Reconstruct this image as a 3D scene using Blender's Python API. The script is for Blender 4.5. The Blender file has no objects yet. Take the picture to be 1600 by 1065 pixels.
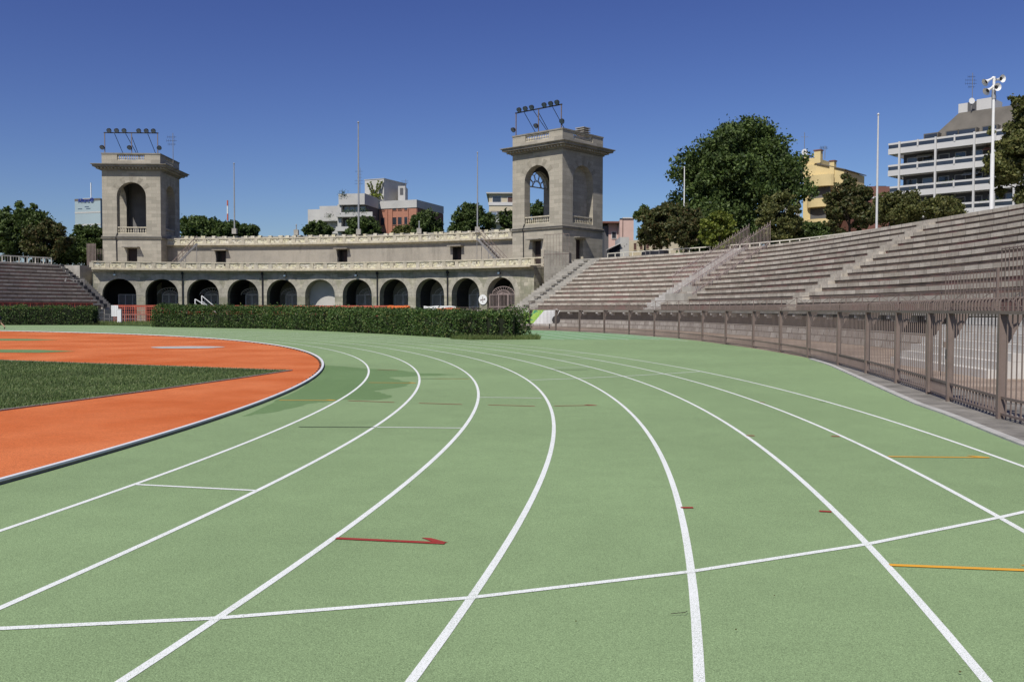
import bpy, bmesh, math, random
from mathutils import Vector, Matrix
random.seed(7)
S = bpy.context.scene
R = math.radians

# ------------------------------------------------------------------ camera
F_PX, PITCH, ROLL, EYE = 1415.88, -0.03483, 0.00211, 1.6056
_f = Vector((0, math.cos(PITCH), math.sin(PITCH)))
_r0 = Vector((1, 0, 0)); _u0 = _r0.cross(_f)
_r = _r0 * math.cos(ROLL) + _u0 * math.sin(ROLL)
_u = -_r0 * math.sin(ROLL) + _u0 * math.cos(ROLL)
cam_d = bpy.data.cameras.new('camera'); cam = bpy.data.objects.new('camera', cam_d)
S.collection.objects.link(cam); S.camera = cam
cam_d.sensor_width = 36; cam_d.lens = F_PX / 1600 * 36
cam_d.clip_start = 0.1; cam_d.clip_end = 5000
cam.matrix_world = Matrix(((_r.x, _u.x, -_f.x, 0), (_r.y, _u.y, -_f.y, 0), (_r.z, _u.z, -_f.z, EYE), (0, 0, 0, 1)))

# ------------------------------------------------------------------ light
SUN_TO = Vector((-math.sin(R(28)), -math.cos(R(28)), 0)); SUN_EL = R(50)
w = bpy.data.worlds.new("World"); S.world = w; w.use_nodes = True
nt = w.node_tree; nt.nodes.clear()
sky = nt.nodes.new('ShaderNodeTexSky'); sky.sky_type = 'NISHITA'; sky.sun_disc = False
sky.sun_elevation = SUN_EL
sky.sun_rotation = math.atan2(SUN_TO.x, SUN_TO.y)
sky.altitude = 150; sky.air_density = 1.0; sky.dust_density = 0.6; sky.ozone_density = 3.2
bg = nt.nodes.new('ShaderNodeBackground'); bg.inputs[1].default_value = 0.07
wo = nt.nodes.new('ShaderNodeOutputWorld')
# deeper, polarised blue: per-channel contrast on the sky's own radiance
sep = nt.nodes.new('ShaderNodeSeparateColor'); com = nt.nodes.new('ShaderNodeCombineColor'); nt.links.new(sky.outputs[0], sep.inputs[0])
for i, (ga, pw) in enumerate([(1.45, 1.406), (1.655, 1.55), (1.53, 1.26)]):
    m1 = nt.nodes.new('ShaderNodeMath'); m1.operation = 'MULTIPLY'; m1.inputs[1].default_value = .07
    m2 = nt.nodes.new('ShaderNodeMath'); m2.operation = 'POWER'; m2.inputs[1].default_value = pw
    m3 = nt.nodes.new('ShaderNodeMath'); m3.operation = 'MULTIPLY'; m3.inputs[1].default_value = ga / .07
    nt.links.new(sep.outputs[i], m1.inputs[0]); nt.links.new(m1.outputs[0], m2.inputs[0]); nt.links.new(m2.outputs[0], m3.inputs[0]); nt.links.new(m3.outputs[0], com.inputs[i])
nt.links.new(com.outputs[0], bg.inputs[0]); nt.links.new(bg.outputs[0], wo.inputs[0])
sl = bpy.data.lights.new('sun', 'SUN'); sl.energy = 4.6; sl.angle = R(0.5); sl.color = (1, 0.955, 0.88)
so = bpy.data.objects.new('sun', sl); S.collection.objects.link(so)
sd = Vector((SUN_TO.x * math.cos(SUN_EL), SUN_TO.y * math.cos(SUN_EL), math.sin(SUN_EL)))
so.rotation_euler = (-sd).to_track_quat('-Z', 'Y').to_euler()
S.view_settings.view_transform = 'Standard'; S.view_settings.look = 'None'
S.view_settings.exposure = 0.0; S.view_settings.gamma = 1

# ------------------------------------------------------------------ helpers
def P(px, py, y):
    """world point seen at a photograph position, standing at distance y in front of the camera"""
    a = (px - 800) / F_PX; b = -(py - 532.5) / F_PX
    d = _f + a * _r + b * _u
    t = y / d.y
    return Vector((d.x * t, y, EYE + d.z * t))
def G(px, py, z=0):
    a = (px - 800) / F_PX; b = -(py - 532.5) / F_PX
    d = _f + a * _r + b * _u
    t = (z - EYE) / d.z
    return Vector((d.x * t, d.y * t, z))

class MB:
    def __init__(s): s.v = []; s.f = []; s.uv = []; s.mi = []
    def face(s, pts, uv=None, m=0):
        n0 = len(s.v); pts = [Vector(p) for p in pts]
        s.v += [tuple(p) for p in pts]; s.f.append(tuple(range(n0, n0 + len(pts)))); s.mi.append(m)
        if uv is None:
            n = Vector((0, 0, 0))
            for i in range(len(pts)):
                a, b = pts[i], pts[(i + 1) % len(pts)]
                n += Vector(((a.y - b.y) * (a.z + b.z), (a.z - b.z) * (a.x + b.x), (a.x - b.x) * (a.y + b.y)))
            if n.length > 0: n.normalize()
            if abs(n.z) > .75: uv = [(p.x, p.y) for p in pts]
            else:
                t = Vector((-n.y, n.x, 0)); t = t.normalized() if t.length > 1e-6 else Vector((1, 0, 0))
                uv = [(p.dot(t), p.z) for p in pts]
        s.uv += list(uv)
    def hexa(s, c, m=0):   # c: 4 bottom (ccw seen from above) + 4 top
        s.face([c[3], c[2], c[1], c[0]], m=m); s.face(c[4:8], m=m)
        for i in range(4):
            j = (i + 1) % 4
            s.face([c[i], c[j], c[4 + j], c[4 + i]], m=m)
    def box(s, x0, x1, y0, y1, z0, z1, m=0):
        s.hexa([(x0, y0, z0), (x1, y0, z0), (x1, y1, z0), (x0, y1, z0), (x0, y0, z1), (x1, y0, z1), (x1, y1, z1), (x0, y1, z1)], m)
    def obox(s, c, u, hl, hw, z0, z1, m=0):  # oriented: centre c(2d), direction u(2d)
        u = Vector((u[0], u[1])).normalized(); v = Vector((-u.y, u.x)); c = Vector((c[0], c[1]))
        q = [c - u * hl - v * hw, c + u * hl - v * hw, c + u * hl + v * hw, c - u * hl + v * hw]
        s.hexa([(p.x, p.y, z0) for p in q] + [(p.x, p.y, z1) for p in q], m)
    def bar(s, a, b, w, h=None, m=0):
        h = h or w
        a = Vector(a); b = Vector(b); d = (b - a)
        if d.length < 1e-6: return
        d.normalize(); up = Vector((0, 0, 1)) if abs(d.z) < .95 else Vector((0, 1, 0))
        x = d.cross(up).normalized() * w / 2; y = x.normalized().cross(d).normalized() * h / 2
        q = [-x - y, x - y, x + y, -x + y]
        s.hexa([a + k for k in q] + [b + k for k in q], m)
    def tube(s, pts, r, n=8, m=0, cap=True):
        pts = [Vector(p) for p in pts]; rs = r if isinstance(r, (list, tuple)) else [r] * len(pts)
        rings = []
        ref = None
        for i, p in enumerate(pts):
            d = (pts[min(i + 1, len(pts) - 1)] - pts[max(i - 1, 0)]).normalized()
            if ref is None: ref = d.orthogonal().normalized()
            x = (ref - d * ref.dot(d)).normalized(); y = d.cross(x); ref = x
            rings.append([p + (x * math.cos(2 * math.pi * k / n) + y * math.sin(2 * math.pi * k / n)) * rs[i] for k in range(n)])
        for i in range(len(rings) - 1):
            for k in range(n):
                l = (k + 1) % n
                s.face([rings[i][k], rings[i][l], rings[i + 1][l], rings[i + 1][k]], m=m)
        if cap:
            s.face(rings[0][::-1], m=m); s.face(rings[-1], m=m)
    def lathe(s, c, prof, n=10, m=0):  # prof [(r,z)] around a vertical axis
        c = Vector(c)
        s.tube([c + Vector((0, 0, z)) for r, z in prof], [max(r, .001) for r, z in prof], n, m)
    def sweep(s, path, nrm, prof, m=0, caps=True, closed=True, ulen=None):
        """profile [(offset along normal, z)] moved along a plan path"""
        L = 0
        np_ = len(prof); seg = np_ if closed else np_ - 1
        rings = [[Vector((p[0] + n[0] * o, p[1] + n[1] * o, z)) for o, z in prof] for p, n in zip(path, nrm)]
        cum = [0]
        for k in range(seg):
            a, b = prof[k], prof[(k + 1) % np_]; cum.append(cum[-1] + math.hypot(a[0] - b[0], a[1] - b[1]))
        for i in range(len(path) - 1):
            dl = math.hypot(path[i + 1][0] - path[i][0], path[i + 1][1] - path[i][1])
            for k in range(seg):
                l = (k + 1) % np_
                a, b = prof[k], prof[l]
                if abs(b[1] - a[1]) > abs(b[0] - a[0]): v0, v1 = a[1], b[1]
                else: v0, v1 = cum[k], cum[k + 1]
                s.face([rings[i][k], rings[i + 1][k], rings[i + 1][l], rings[i][l]],
                       uv=[(L, v0), (L + dl, v0), (L + dl, v1), (L, v1)], m=m)
            L += dl
        if caps and closed:
            s.face(rings[0], m=m); s.face(rings[-1][::-1], m=m)
    def build(s, name, mat, parent=None, smooth=False, recalc=False):
        me = bpy.data.meshes.new(name); me.from_pydata(s.v, [], s.f)
        ul = me.uv_layers.new(name='UVMap'); flat = [c for uv in s.uv for c in uv]
        ul.data.foreach_set('uv', flat)
        for mm in (mat if isinstance(mat, (list, tuple)) else [mat]): me.materials.append(mm)
        if isinstance(mat, (list, tuple)): me.polygons.foreach_set('material_index', s.mi)
        if smooth: me.polygons.foreach_set('use_smooth', [True] * len(s.f))
        if smooth or recalc:
            bm = bmesh.new(); bm.from_mesh(me); bmesh.ops.remove_doubles(bm, verts=bm.verts, dist=1e-4)
            bmesh.ops.recalc_face_normals(bm, faces=bm.faces); bm.to_mesh(me); bm.free()
        me.update()
        o = bpy.data.objects.new(name, me); S.collection.objects.link(o)
        if parent: o.parent = parent
        return o
def tag(o, label=None, cat=None, group=None, kind=None):
    if label: o['label'] = label
    if cat: o['category'] = cat
    if group: o['group'] = group
    if kind: o['kind'] = kind
    return o
def empty(name, loc, rz, label, cat, group=None):
    o = bpy.data.objects.new(name, None); S.collection.objects.link(o)
    o.location = loc; o.rotation_euler = (0, 0, rz); o.empty_display_size = .2
    return tag(o, label, cat, group)
def copy_tree(o, parent=None, **kw):
    c = o.copy(); S.collection.objects.link(c); c.parent = parent
    for ch in [x for x in KIDS(o)]: copy_tree(ch, c)
    return c
def KIDS(o): return [x for x in S.collection.objects if x.parent == o]

# ------------------------------------------------------------------ materials
class NT:
    def __init__(s, name, rough=.85, spec=.3):
        s.m = bpy.data.materials.new(name); s.m.use_nodes = True; s.t = s.m.node_tree
        s.b = s.t.nodes['Principled BSDF']; s.b.inputs['Roughness'].default_value = rough
        s.b.inputs['Specular IOR Level'].default_value = spec
    def n(s, t, **kw):
        x = s.t.nodes.new(t)
        for k, v in kw.items():
            if k in x.inputs: x.inputs[k].default_value = v
            else: setattr(x, k, v)
        return x
    def l(s, a, b): s.t.links.new(a, b)
    def coord(s, kind='Object'): return s.n('ShaderNodeTexCoord').outputs[kind]
    def scale(s, src, sc):
        mp = s.n('ShaderNodeMapping'); mp.inputs['Scale'].default_value = sc; s.l(src, mp.inputs['Vector']); return mp.outputs[0]
    def noise(s, src, sc, det=4, rough=.6):
        x = s.n('ShaderNodeTexNoise'); x.inputs['Scale'].default_value = sc; x.inputs['Detail'].default_value = det
        x.inputs['Roughness'].default_value = rough
        s.l(src, x.inputs['Vector']); return x.outputs['Fac']
    def ramp(s, fac, stops):
        x = s.n('ShaderNodeValToRGB'); e = x.color_ramp.elements
        while len(e) > 1: e.remove(e[0])
        e[0].position = stops[0][0]; e[0].color = (*stops[0][1], 1)
        for p, c in stops[1:]:
            k = e.new(p); k.color = (*c, 1)
        s.l(fac, x.inputs[0]); return x.outputs[0]
    def mix(s, fac, a, b, mode='MIX'):
        x = s.n('ShaderNodeMix', data_type='RGBA', blend_type=mode)
        for src, i in ((fac, 0), (a, 6), (b, 7)):
            if isinstance(src, (int, float)): x.inputs[i].default_value = src
            elif isinstance(src, tuple): x.inputs[i].default_value = (*src, 1)
            else: s.l(src, x.inputs[i])
        return x.outputs[2]
    def bump(s, h, dist=.01, st=.5):
        x = s.n('ShaderNodeBump'); x.inputs['Distance'].default_value = dist; x.inputs['Strength'].default_value = st
        s.l(h, x.inputs['Height']); s.l(x.outputs[0], s.b.inputs['Normal'])
    def out(s, c):
        if isinstance(c, tuple): s.b.inputs['Base Color'].default_value = (*c, 1)
        else: s.l(c, s.b.inputs['Base Color'])
        return s.m
def g(v): return (v, v, v)
def sc(c, k): return tuple(x * k for x in c)

def plain(name, c, rough=.7, metal=0, var=.15, sc_=2.0, spec=.3, bump=0):
    t = NT(name, rough, spec); t.b.inputs['Metallic'].default_value = metal
    co = t.coord(); f = t.noise(co, sc_, 5)
    if bump: t.bump(t.noise(co, sc_ * 8, 4), .01, bump)
    return t.out(t.ramp(f, [(.3, sc(c, 1 - var)), (.7, sc(c, 1 + var))]))
def rubber(name, c, c2, gran=170, big=.18):
    t = NT(name, .95, .15); co = t.coord()
    f = t.noise(co, gran, 2, .7); b = t.noise(co, big, 4, .55); mid = t.noise(co, 2.3, 4)
    base = t.mix(t.ramp(b, [(.35, g(0)), (.65, g(1))]), c, c2)
    base = t.mix(.5, base, t.ramp(mid, [(.3, g(.89)), (.7, g(1.08))]), 'MULTIPLY')
    col = t.mix(.9, base, t.ramp(f, [(.28, g(.30)), (.44, g(.86)), (.58, g(1.12)), (.74, g(1.75))]), 'MULTIPLY')
    v = t.n('ShaderNodeTexVoronoi'); v.inputs['Scale'].default_value = gran * .55; t.l(co, v.inputs['Vector'])
    t.bump(v.outputs['Distance'], .002, .6)
    return t.out(col)
def paintline(name, c, under, wear=.5):
    t = NT(name, .8, .3); co = t.coord()
    f = t.noise(co, 190, 2, .75); b = t.noise(co, 1.7, 3)
    m = t.n('ShaderNodeMath', operation='ADD'); t.l(f, m.inputs[0])
    mm = t.n('ShaderNodeMath', operation='MULTIPLY'); t.l(b, mm.inputs[0]); mm.inputs[1].default_value = .12; t.l(mm.outputs[0], m.inputs[1])
    k = t.ramp(m.outputs[0], [(.46, g(wear)), (.505, g(1))])
    return t.out(t.mix(k, under, c))
def masonry(name, c1, c2, mortar, bw, bh, msize=.015, stain=.35, tint=(.30, .27, .22), ns=.5, coord='UV', off=.5, bump=.35):
    t = NT(name, .9, .2); uv = t.coord('UV'); co = t.coord('Object')
    br = t.n('ShaderNodeTexBrick'); br.offset = off
    br.inputs['Scale'].default_value = 1; br.inputs['Brick Width'].default_value = bw; br.inputs['Row Height'].default_value = bh
    br.inputs['Mortar Size'].default_value = msize; br.inputs['Mortar Smooth'].default_value = .3; br.inputs['Bias'].default_value = 0
    br.inputs['Color1'].default_value = (*c1, 1); br.inputs['Color2'].default_value = (*c2, 1); br.inputs['Mortar'].default_value = (*mortar, 1)
    t.l(uv, br.inputs['Vector'])
    n1 = t.noise(co, ns, 6, .7); n2 = t.noise(t.scale(co, (1, 1, .12)), 1.6, 5, .65); n3 = t.noise(co, 9, 4)
    c = t.mix(t.ramp(n1, [(.45, g(0)), (.72, g(stain * 1.4))]), br.outputs[0], tint)
    c = t.mix(t.ramp(n2, [(.5, g(0)), (.75, g(stain))]), c, sc(tint, .6))
    c = t.mix(.8, c, t.ramp(n3, [(.3, g(.85)), (.7, g(1.12))]), 'MULTIPLY')
    t.bump(t.mix(.5, br.outputs[0], n3), .02, bump)
    return t.out(c)
def leafmat(name, cols, rough=.55):
    t = NT(name, rough, .25)
    geo = t.n('ShaderNodeNewGeometry'); rnd = geo.outputs['Random Per Island']
    n = t.noise(t.coord(), .35, 3)
    a = t.ramp(rnd, [(i / max(1, len(cols) - 1), c) for i, c in enumerate(cols)])
    c = t.mix(.8, a, t.ramp(n, [(.3, g(.8)), (.7, g(1.65))]), 'MULTIPLY')
    t.l(c, t.b.inputs['Base Color'])
    tr = t.n('ShaderNodeBsdfTranslucent'); t.l(t.mix(1.0, c, (1.1, 1.25, .5), 'MULTIPLY'), tr.inputs[0])
    mx = t.n('ShaderNodeMixShader'); mx.inputs[0].default_value = .18
    t.l(t.b.outputs[0], mx.inputs[1]); t.l(tr.outputs[0], mx.inputs[2]); t.l(mx.outputs[0], t.t.nodes['Material Output'].inputs[0])
    return t.m

GREEN = (.232, .325, .160)
M = {}
M['track'] = rubber('green_rubber', sc(GREEN, .92), sc(GREEN, 1.06))
M['chute'] = rubber('pale_green_rubber', (.20, .335, .175), (.215, .35, .18))
M['damp'] = rubber('damp_green_rubber', (.135, .22, .09), (.155, .245, .105))
M['orange'] = rubber('orange_rubber', (.50, .115, .028), (.62, .185, .065), 120, .35)
M['line'] = paintline('white_paint', (.80, .82, .79), (.27, .33, .23), .1)
M['red'] = paintline('red_paint', (.33, .03, .025), (.15, .12, .07), .3)
M['yellow'] = paintline('yellow_paint', (.75, .36, .03), (.3, .3, .1), .3)
M['black'] = paintline('black_paint', (.035, .045, .03), (.1, .15, .07), .4)
M['kerb_white'] = plain('white_aluminium', (.70, .71, .72), .5, 0, .06, 3)
M['pale_conc'] = plain('pale_concrete', (.42, .41, .38), .9, 0, .2, 3)
M['asphalt'] = plain('stained_asphalt', (.20, .187, .165), .95, 0, .45, 1.6, bump=.4)
t = NT('gravel', .95, .1); co = t.coord()
M['gravel'] = t.out(t.mix(.8, t.ramp(t.noise(co, .5, 5), [(.35, (.23, .17, .13)), (.65, (.40, .32, .25))]), t.ramp(t.noise(co, 25, 3), [(.3, g(.6)), (.7, g(1.3))]), 'MULTIPLY'))
t = NT('turf', .9, .1); co = t.coord()
M['grass'] = t.out(t.mix(.9, t.ramp(t.noise(co, .7, 5), [(.3, (.036, .060, .020)), (.7, (.065, .098, .034))]), t.ramp(t.noise(co, 40, 3), [(.3, g(.5)), (.7, g(1.5))]), 'MULTIPLY'))
M['earth'] = t.m
M['blade'] = leafmat('grass_blades', [(.055, .09, .022), (.10, .145, .045), (.18, .20, .09)])
M['weed'] = leafmat('weed_blades', [(.05, .09, .02), (.10, .14, .04), (.16, .17, .07)])
M['hedge'] = leafmat('hedge_leaves', [(.018, .034, .010), (.032, .062, .015), (.055, .10, .022), (.06, .11, .03), (.16, .17, .06)])
M['hedge_core'] = plain('hedge_dark_fill', (.012, .016, .007), .95, 0, .4, 5)
M['leaf_dark'] = leafmat('dark_leaves', [(.020, .034, .009), (.036, .060, .015), (.060, .090, .022), (.10, .135, .04)])
M['leaf_mid'] = leafmat('mid_leaves', [(.030, .048, .013), (.05, .078, .02), (.085, .115, .032)])
M['leaf_olive'] = leafmat('olive_leaves', [(.05, .06, .018), (.085, .095, .028), (.14, .13, .045)])
M['leaf_lime'] = leafmat('lime_leaves', [(.06, .085, .012), (.11, .14, .02), (.16, .17, .03)])
M['leaf_rust'] = leafmat('rusty_leaves', [(.030, .040, .013), (.048, .060, .018), (.075, .080, .026), (.10, .07, .03)])
M['bark'] = plain('bark', (.045, .036, .028), .95, 0, .4, 6, bump=.6)
M['tower'] = masonry('tower_stone', (.43, .39, .315), (.31, .285, .23), (.25, .23, .185), 1.25, .43, .012, .30, (.27, .245, .205), .35)
M['tower_dark'] = masonry('tower_cornice', (.27, .25, .21), (.24, .22, .19), (.18, .17, .15), 1.6, .9, .01, .5, (.10, .095, .08), .6)
M['arcade'] = masonry('arcade_stone', (.48, .44, .345), (.26, .25, .19), (.22, .21, .16), .95, .42, .016, .6, (.21, .215, .14), .9, bump=.6)
M['room'] = plain('dim_room_plaster', (.17, .165, .16), .95, 0, .2, .6)  # plaster darkened to put the tower room's shade into its colour
M['wedge'] = plain('dark_wedge_stone', (.27, .245, .195), .9, 0, .2, 2)
M['voussoir'] = masonry('arch_stone', (.46, .43, .35), (.36, .335, .27), (.25, .24, .19), .5, 1.4, .014, .5, (.2, .19, .16), .6)
M['plaster'] = masonry('terrace_plaster', (.35, .315, .26), (.32, .29, .245), (.31, .28, .235), 6, 1.2, .006, .55, (.24, .22, .185), .3)
M['inside'] = plain('shade_dark_plaster', (.05, .048, .05), .95, 0, .3, .7)  # light stone darkened: the shade inside is put into this colour
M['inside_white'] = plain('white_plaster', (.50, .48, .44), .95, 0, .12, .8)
t = NT('balustrade_stone', .9, .2); co = t.coord()
M['balus'] = t.out(t.mix(t.ramp(t.noise(co, 2.2, 6, .7), [(.45, g(0)), (.7, g(.8))]), t.ramp(t.noise(co, .5, 3), [(.35, (.47, .43, .35)), (.65, (.55, .49, .36))]), (.24, .22, .17)))
t = NT('lichen_stone', .9, .2); co = t.coord()
M['lichen'] = t.out(t.mix(t.ramp(t.noise(co, 3.5, 6, .7), [(.50, g(0)), (.63, g(1))]), t.ramp(t.noise(co, 1.2, 3), [(.35, (.66, .61, .40)), (.65, (.64, .60, .50))]), (.20, .17, .13)))
M['slab'] = masonry('granite_slab', (.54, .495, .42), (.385, .345, .285), (.12, .11, .095), 1.25, 9, .02, .45, (.25, .215, .185), 1.1, off=.37)
# brick riser: rusty red, brown and sooty stretches
t = NT('brick_riser', .95, .1); uv = t.coord('UV'); co = t.coord('Object')
br = t.n('ShaderNodeTexBrick'); br.inputs['Scale'].default_value = 1; br.inputs['Brick Width'].default_value = .28; br.inputs['Row Height'].default_value = .075
br.inputs['Mortar Size'].default_value = .01; br.inputs['Color1'].default_value = (.235, .165, .135, 1); br.inputs['Color2'].default_value = (.145, .11, .088, 1); br.inputs['Mortar'].default_value = (.2, .17, .145, 1)
t.l(uv, br.inputs['Vector'])
n1 = t.noise(co, .9, 5, .7); n2 = t.noise(co, .35, 4, .6)
c = t.mix(t.ramp(n1, [(.42, g(0)), (.62, g(.75))]), br.outputs[0], (.105, .088, .07))
c = t.mix(t.ramp(n2, [(.54, g(0)), (.62, g(.65))]), c, (.22, .115, .105))
M['riser'] = t.out(c)
M['podium_stone'] = masonry('podium_stone', (.46, .43, .38), (.30, .27, .24), (.14, .12, .10), .85, .33, .03, .4, (.22, .19, .16), 1.5, bump=.8)
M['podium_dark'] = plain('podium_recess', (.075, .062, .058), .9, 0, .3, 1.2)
M['conc'] = plain('weathered_concrete', (.33, .31, .27), .92, 0, .22, .9, bump=.2)
M['aisle_stone'] = plain('pale_aisle_stone', (.44, .42, .385), .9, 0, .25, 1.5)
M['conc_white'] = plain('new_concrete', (.52, .50, .46), .9, 0, .12, 2)
M['iron'] = plain('brown_painted_iron', (.180, .138, .118), .6, 0, .14, 3, spec=.4)
M['iron_pale'] = plain('faded_painted_iron', (.30, .235, .215), .6, 0, .2, 3, spec=.4)
M['iron_grey'] = plain('grey_iron', (.20, .19, .185), .6, 0, .2, 5)
M['gate_grey'] = plain('lightened_gate_iron', (.62, .56, .55), .7, 0, .15, 3)  # iron colour lightened so the bars show inside the shadowed arches
M['iron_black'] = plain('black_iron', (.025, .024, .027), .6, 0, .2, 5)
M['steel'] = plain('galvanised_pole', (.34, .345, .35), .45, .3, .1, 2)
M['white_metal'] = plain('white_painted_metal', (.72, .72, .70), .5, 0, .06, 2)
M['pole_paint'] = plain('grey_white_paint', (.52, .52, .51), .5, 0, .08, 2)
M['cream_rail'] = plain('cream_railing', (.60, .57, .48), .7, 0, .15, 2)
M['red_net'] = plain('red_barrier', (.50, .12, .075), .8, 0, .25, 2)
M['orange_ban'] = plain('orange_banner', (.75, .17, .05), .8, 0, .1, 1)
M['white_ban'] = plain('white_sheet', (.72, .72, .70), .8, 0, .06, 1.5)
M['dark_door'] = plain('dark_door', (.035, .024, .022), .7, 0, .3, 2)
M['glass'] = plain('dark_glass', (.028, .034, .045), .15, 0, .3, .5, spec=.8)
M['glass_blue'] = plain('bluish_glass', (.16, .21, .27), .2, 0, .2, .5, spec=.7)
M['tarp'] = plain('black_tarpaulin', (.02, .02, .025), .6, 0, .3, 2)
M['lampglass'] = plain('lamp_glass', (.12, .17, .22), .2, 0, .2, 2, spec=.8)

# ------------------------------------------------------------------ ground and track
CX, CY, R0 = -57.137, 14.88, 52.888
def pol(r, a, z=0): return Vector((CX + r * math.cos(R(a)), CY + r * math.sin(R(a)), z))
mb = MB()
mb.face([(-1500, -600, 0), (1500, -600, 0), (1500, 2500, 0), (-1500, 2500, 0)])
tag(mb.build('ground', M['earth']), kind='structure')

OUT = [(-95, 63.5), (-40, 63.3), (-15, 63.2), (-8, 63.2), (-3.8, 63.4), (-.9, 63.85), (2.5, 64.57), (7.2, 66.26), (12.1, 68.46), (16.3, 70.0), (19.1, 71.1),
       (22, 72.25), (25.1, 73.75), (28.2, 75.2), (30.6, 76.05)]
OUT2 = [(30.6, 63.75), (32.5, 64.2), (34.6, 64.6), (44.5, 65.7), (56.4, 68.5), (67.6, 69.8), (76.5, 73.4), (83, 71.6), (95, 71), (125, 71), (180, 71)]
def interp(T, a):
    for (a0, r0), (a1, r1) in zip(T, T[1:]):
        if a0 <= a <= a1: return r0 + (r1 - r0) * (a - a0) / (a1 - a0)
def frange(a, b, n): return [a + (b - a) * i / n for i in range(n + 1)]
mb = MB()
for T, n in ((OUT, 170), (OUT2, 150)):
    A = frange(T[0][0], T[-1][0], n)
    for a, b in zip(A, A[1:]):
        mb.face([pol(R0 - .05, a, .004), pol(interp(T, a), a, .004), pol(interp(T, b), b, .004), pol(R0 - .05, b, .004)])
tag(mb.build('running_track', M['track']), kind='structure')
mb = MB()   # sprint straight running on behind the hedge
pts = [(.0, 48.2), (9.2, 48.7)] + [(9.28, 50.4), (8.4, 53.6), (7.5, 58.2), (6.2, 61.7), (4.8, 64.8), (3.3, 68.3), (1.3, 70.3), (-1.8, 76), (-6.5, 84), (-14, 96), (-20, 96), (-8, 78), (-3, 64), (-1.0, 55)]
mb.face([(x, y, .008) for x, y in pts])
tag(mb.build('sprint_straight', M['chute']), kind='structure')
mb = MB()
A = frange(-110, 200, 200)
for a, b in zip(A, A[1:]):
    for r0, r1 in zip([0, 20, 40], [20, 40, R0 - .05]):
        mb.face([pol(r0, a, .005), pol(r1, a, .005), pol(r1, b, .005), pol(r0, b, .005)])
tag(mb.build('orange_runway', M['orange']), kind='structure')
UP = [(-5.72, 23.5), (-9.64, 25.2), (-15.8, 27.95), (-30, 34.3), (-60, 47.8)]
LO = [(-5.72, 23.5), (-6.25, 20.9), (-6.82, 18.45), (-7.4, 16.2), (-8.0, 14.05), (-9.3, 9.5), (-12, 2), (-18, -11), (-34, -34)]
mb = MB()
mb.face([(x, y, .010) for x, y in UP[::-1] + LO[1:] + [(-95, -30), (-95, 45)]])
tag(mb.build('infield_lawn', M['grass']), kind='structure')
def strip(mb, pts, wd, z):
    pts = [Vector((p[0], p[1])) for p in pts]
    L, Rr = [], []
    for i, p in enumerate(pts):
        d = (pts[min(i + 1, len(pts) - 1)] - pts[max(i - 1, 0)]).normalized(); n = Vector((-d.y, d.x)) * wd / 2
        L.append(p + n); Rr.append(p - n)
    for i in range(len(pts) - 1):
        mb.face([(Rr[i].x, Rr[i].y, z), (Rr[i + 1].x, Rr[i + 1].y, z), (L[i + 1].x, L[i + 1].y, z), (L[i].x, L[i].y, z)])
def solid_strip(mb, pts, wd, z0, z1):
    pts = [Vector((p[0], p[1])) for p in pts]; nr = []
    for i, p in enumerate(pts):
        d = (pts[min(i + 1, len(pts) - 1)] - pts[max(i - 1, 0)]).normalized(); nr.append((-d.y, d.x))
    mb.sweep(pts, nr, [(-wd / 2, z0), (-wd / 2, z1), (wd / 2, z1), (wd / 2, z0)])
mb = MB(); solid_strip(mb, LO, .05, 0, .03); solid_strip(mb, UP, .04, 0, .02)
tag(mb.build('lawn_edging', M['conc']), kind='structure')
# grass blades on the visible wedge of lawn
mb = MB(); rnd = random.Random(3); n = 0
def in_lawn(x, y):
    if y > 23.4: return x < -5.72 and y < 23.5 + (-5.72 - x) * .437
    for (x0, y0), (x1, y1) in zip(LO, LO[1:]):
        if y1 <= y <= y0: return x < x0 + (x1 - x0) * (y - y0) / (y1 - y0) + .03
    return False
while n < 42000:
    y = 10 + 19 * rnd.random() ** .8; x = -.60 * y + (rnd.random()) * (.60 * y - 5)
    if not in_lawn(x, y): continue
    n += 1; a = rnd.random() * 6.28; h = rnd.uniform(.02, .055); wdt = rnd.uniform(.004, .009); c, s_ = math.cos(a) * wdt, math.sin(a) * wdt
    dx, dy = rnd.uniform(-.03, .03), rnd.uniform(-.03, .03)
    mb.face([(x - c, y - s_, .01), (x + c, y + s_, .01), (x + dx, y + dy, .01 + h)], uv=[(0, 0)] * 3)
tag(mb.build('lawn_grass', M['blade']), 'short dark green grass blades covering the infield wedge inside the orange surface', 'grass', kind='stuff')
# green painted strips and the sand pit on the orange surface
mb = MB()
for q in ([(-60, 545.5), (60, 546), (118, 548.6), (60, 550.8), (-60, 550)], [(-60, 528.6), (40, 529.2), (92, 530.6), (40, 532), (-60, 531.6)]):
    mb.face([G(x, y, .010) for x, y in q][::-1])
tag(mb.build('green_runway_strips', M['damp']), kind='structure')
mb = MB(); c = G(292, 542.2, .012)
mb.face([(c.x + 1.45 * math.cos(k * .2618) + .1 * math.sin(k), c.y + 1.15 * math.sin(k * .2618), .012) for k in range(24)])
tag(mb.build('throwing_circle', M['pale_conc']), kind='structure')
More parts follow.
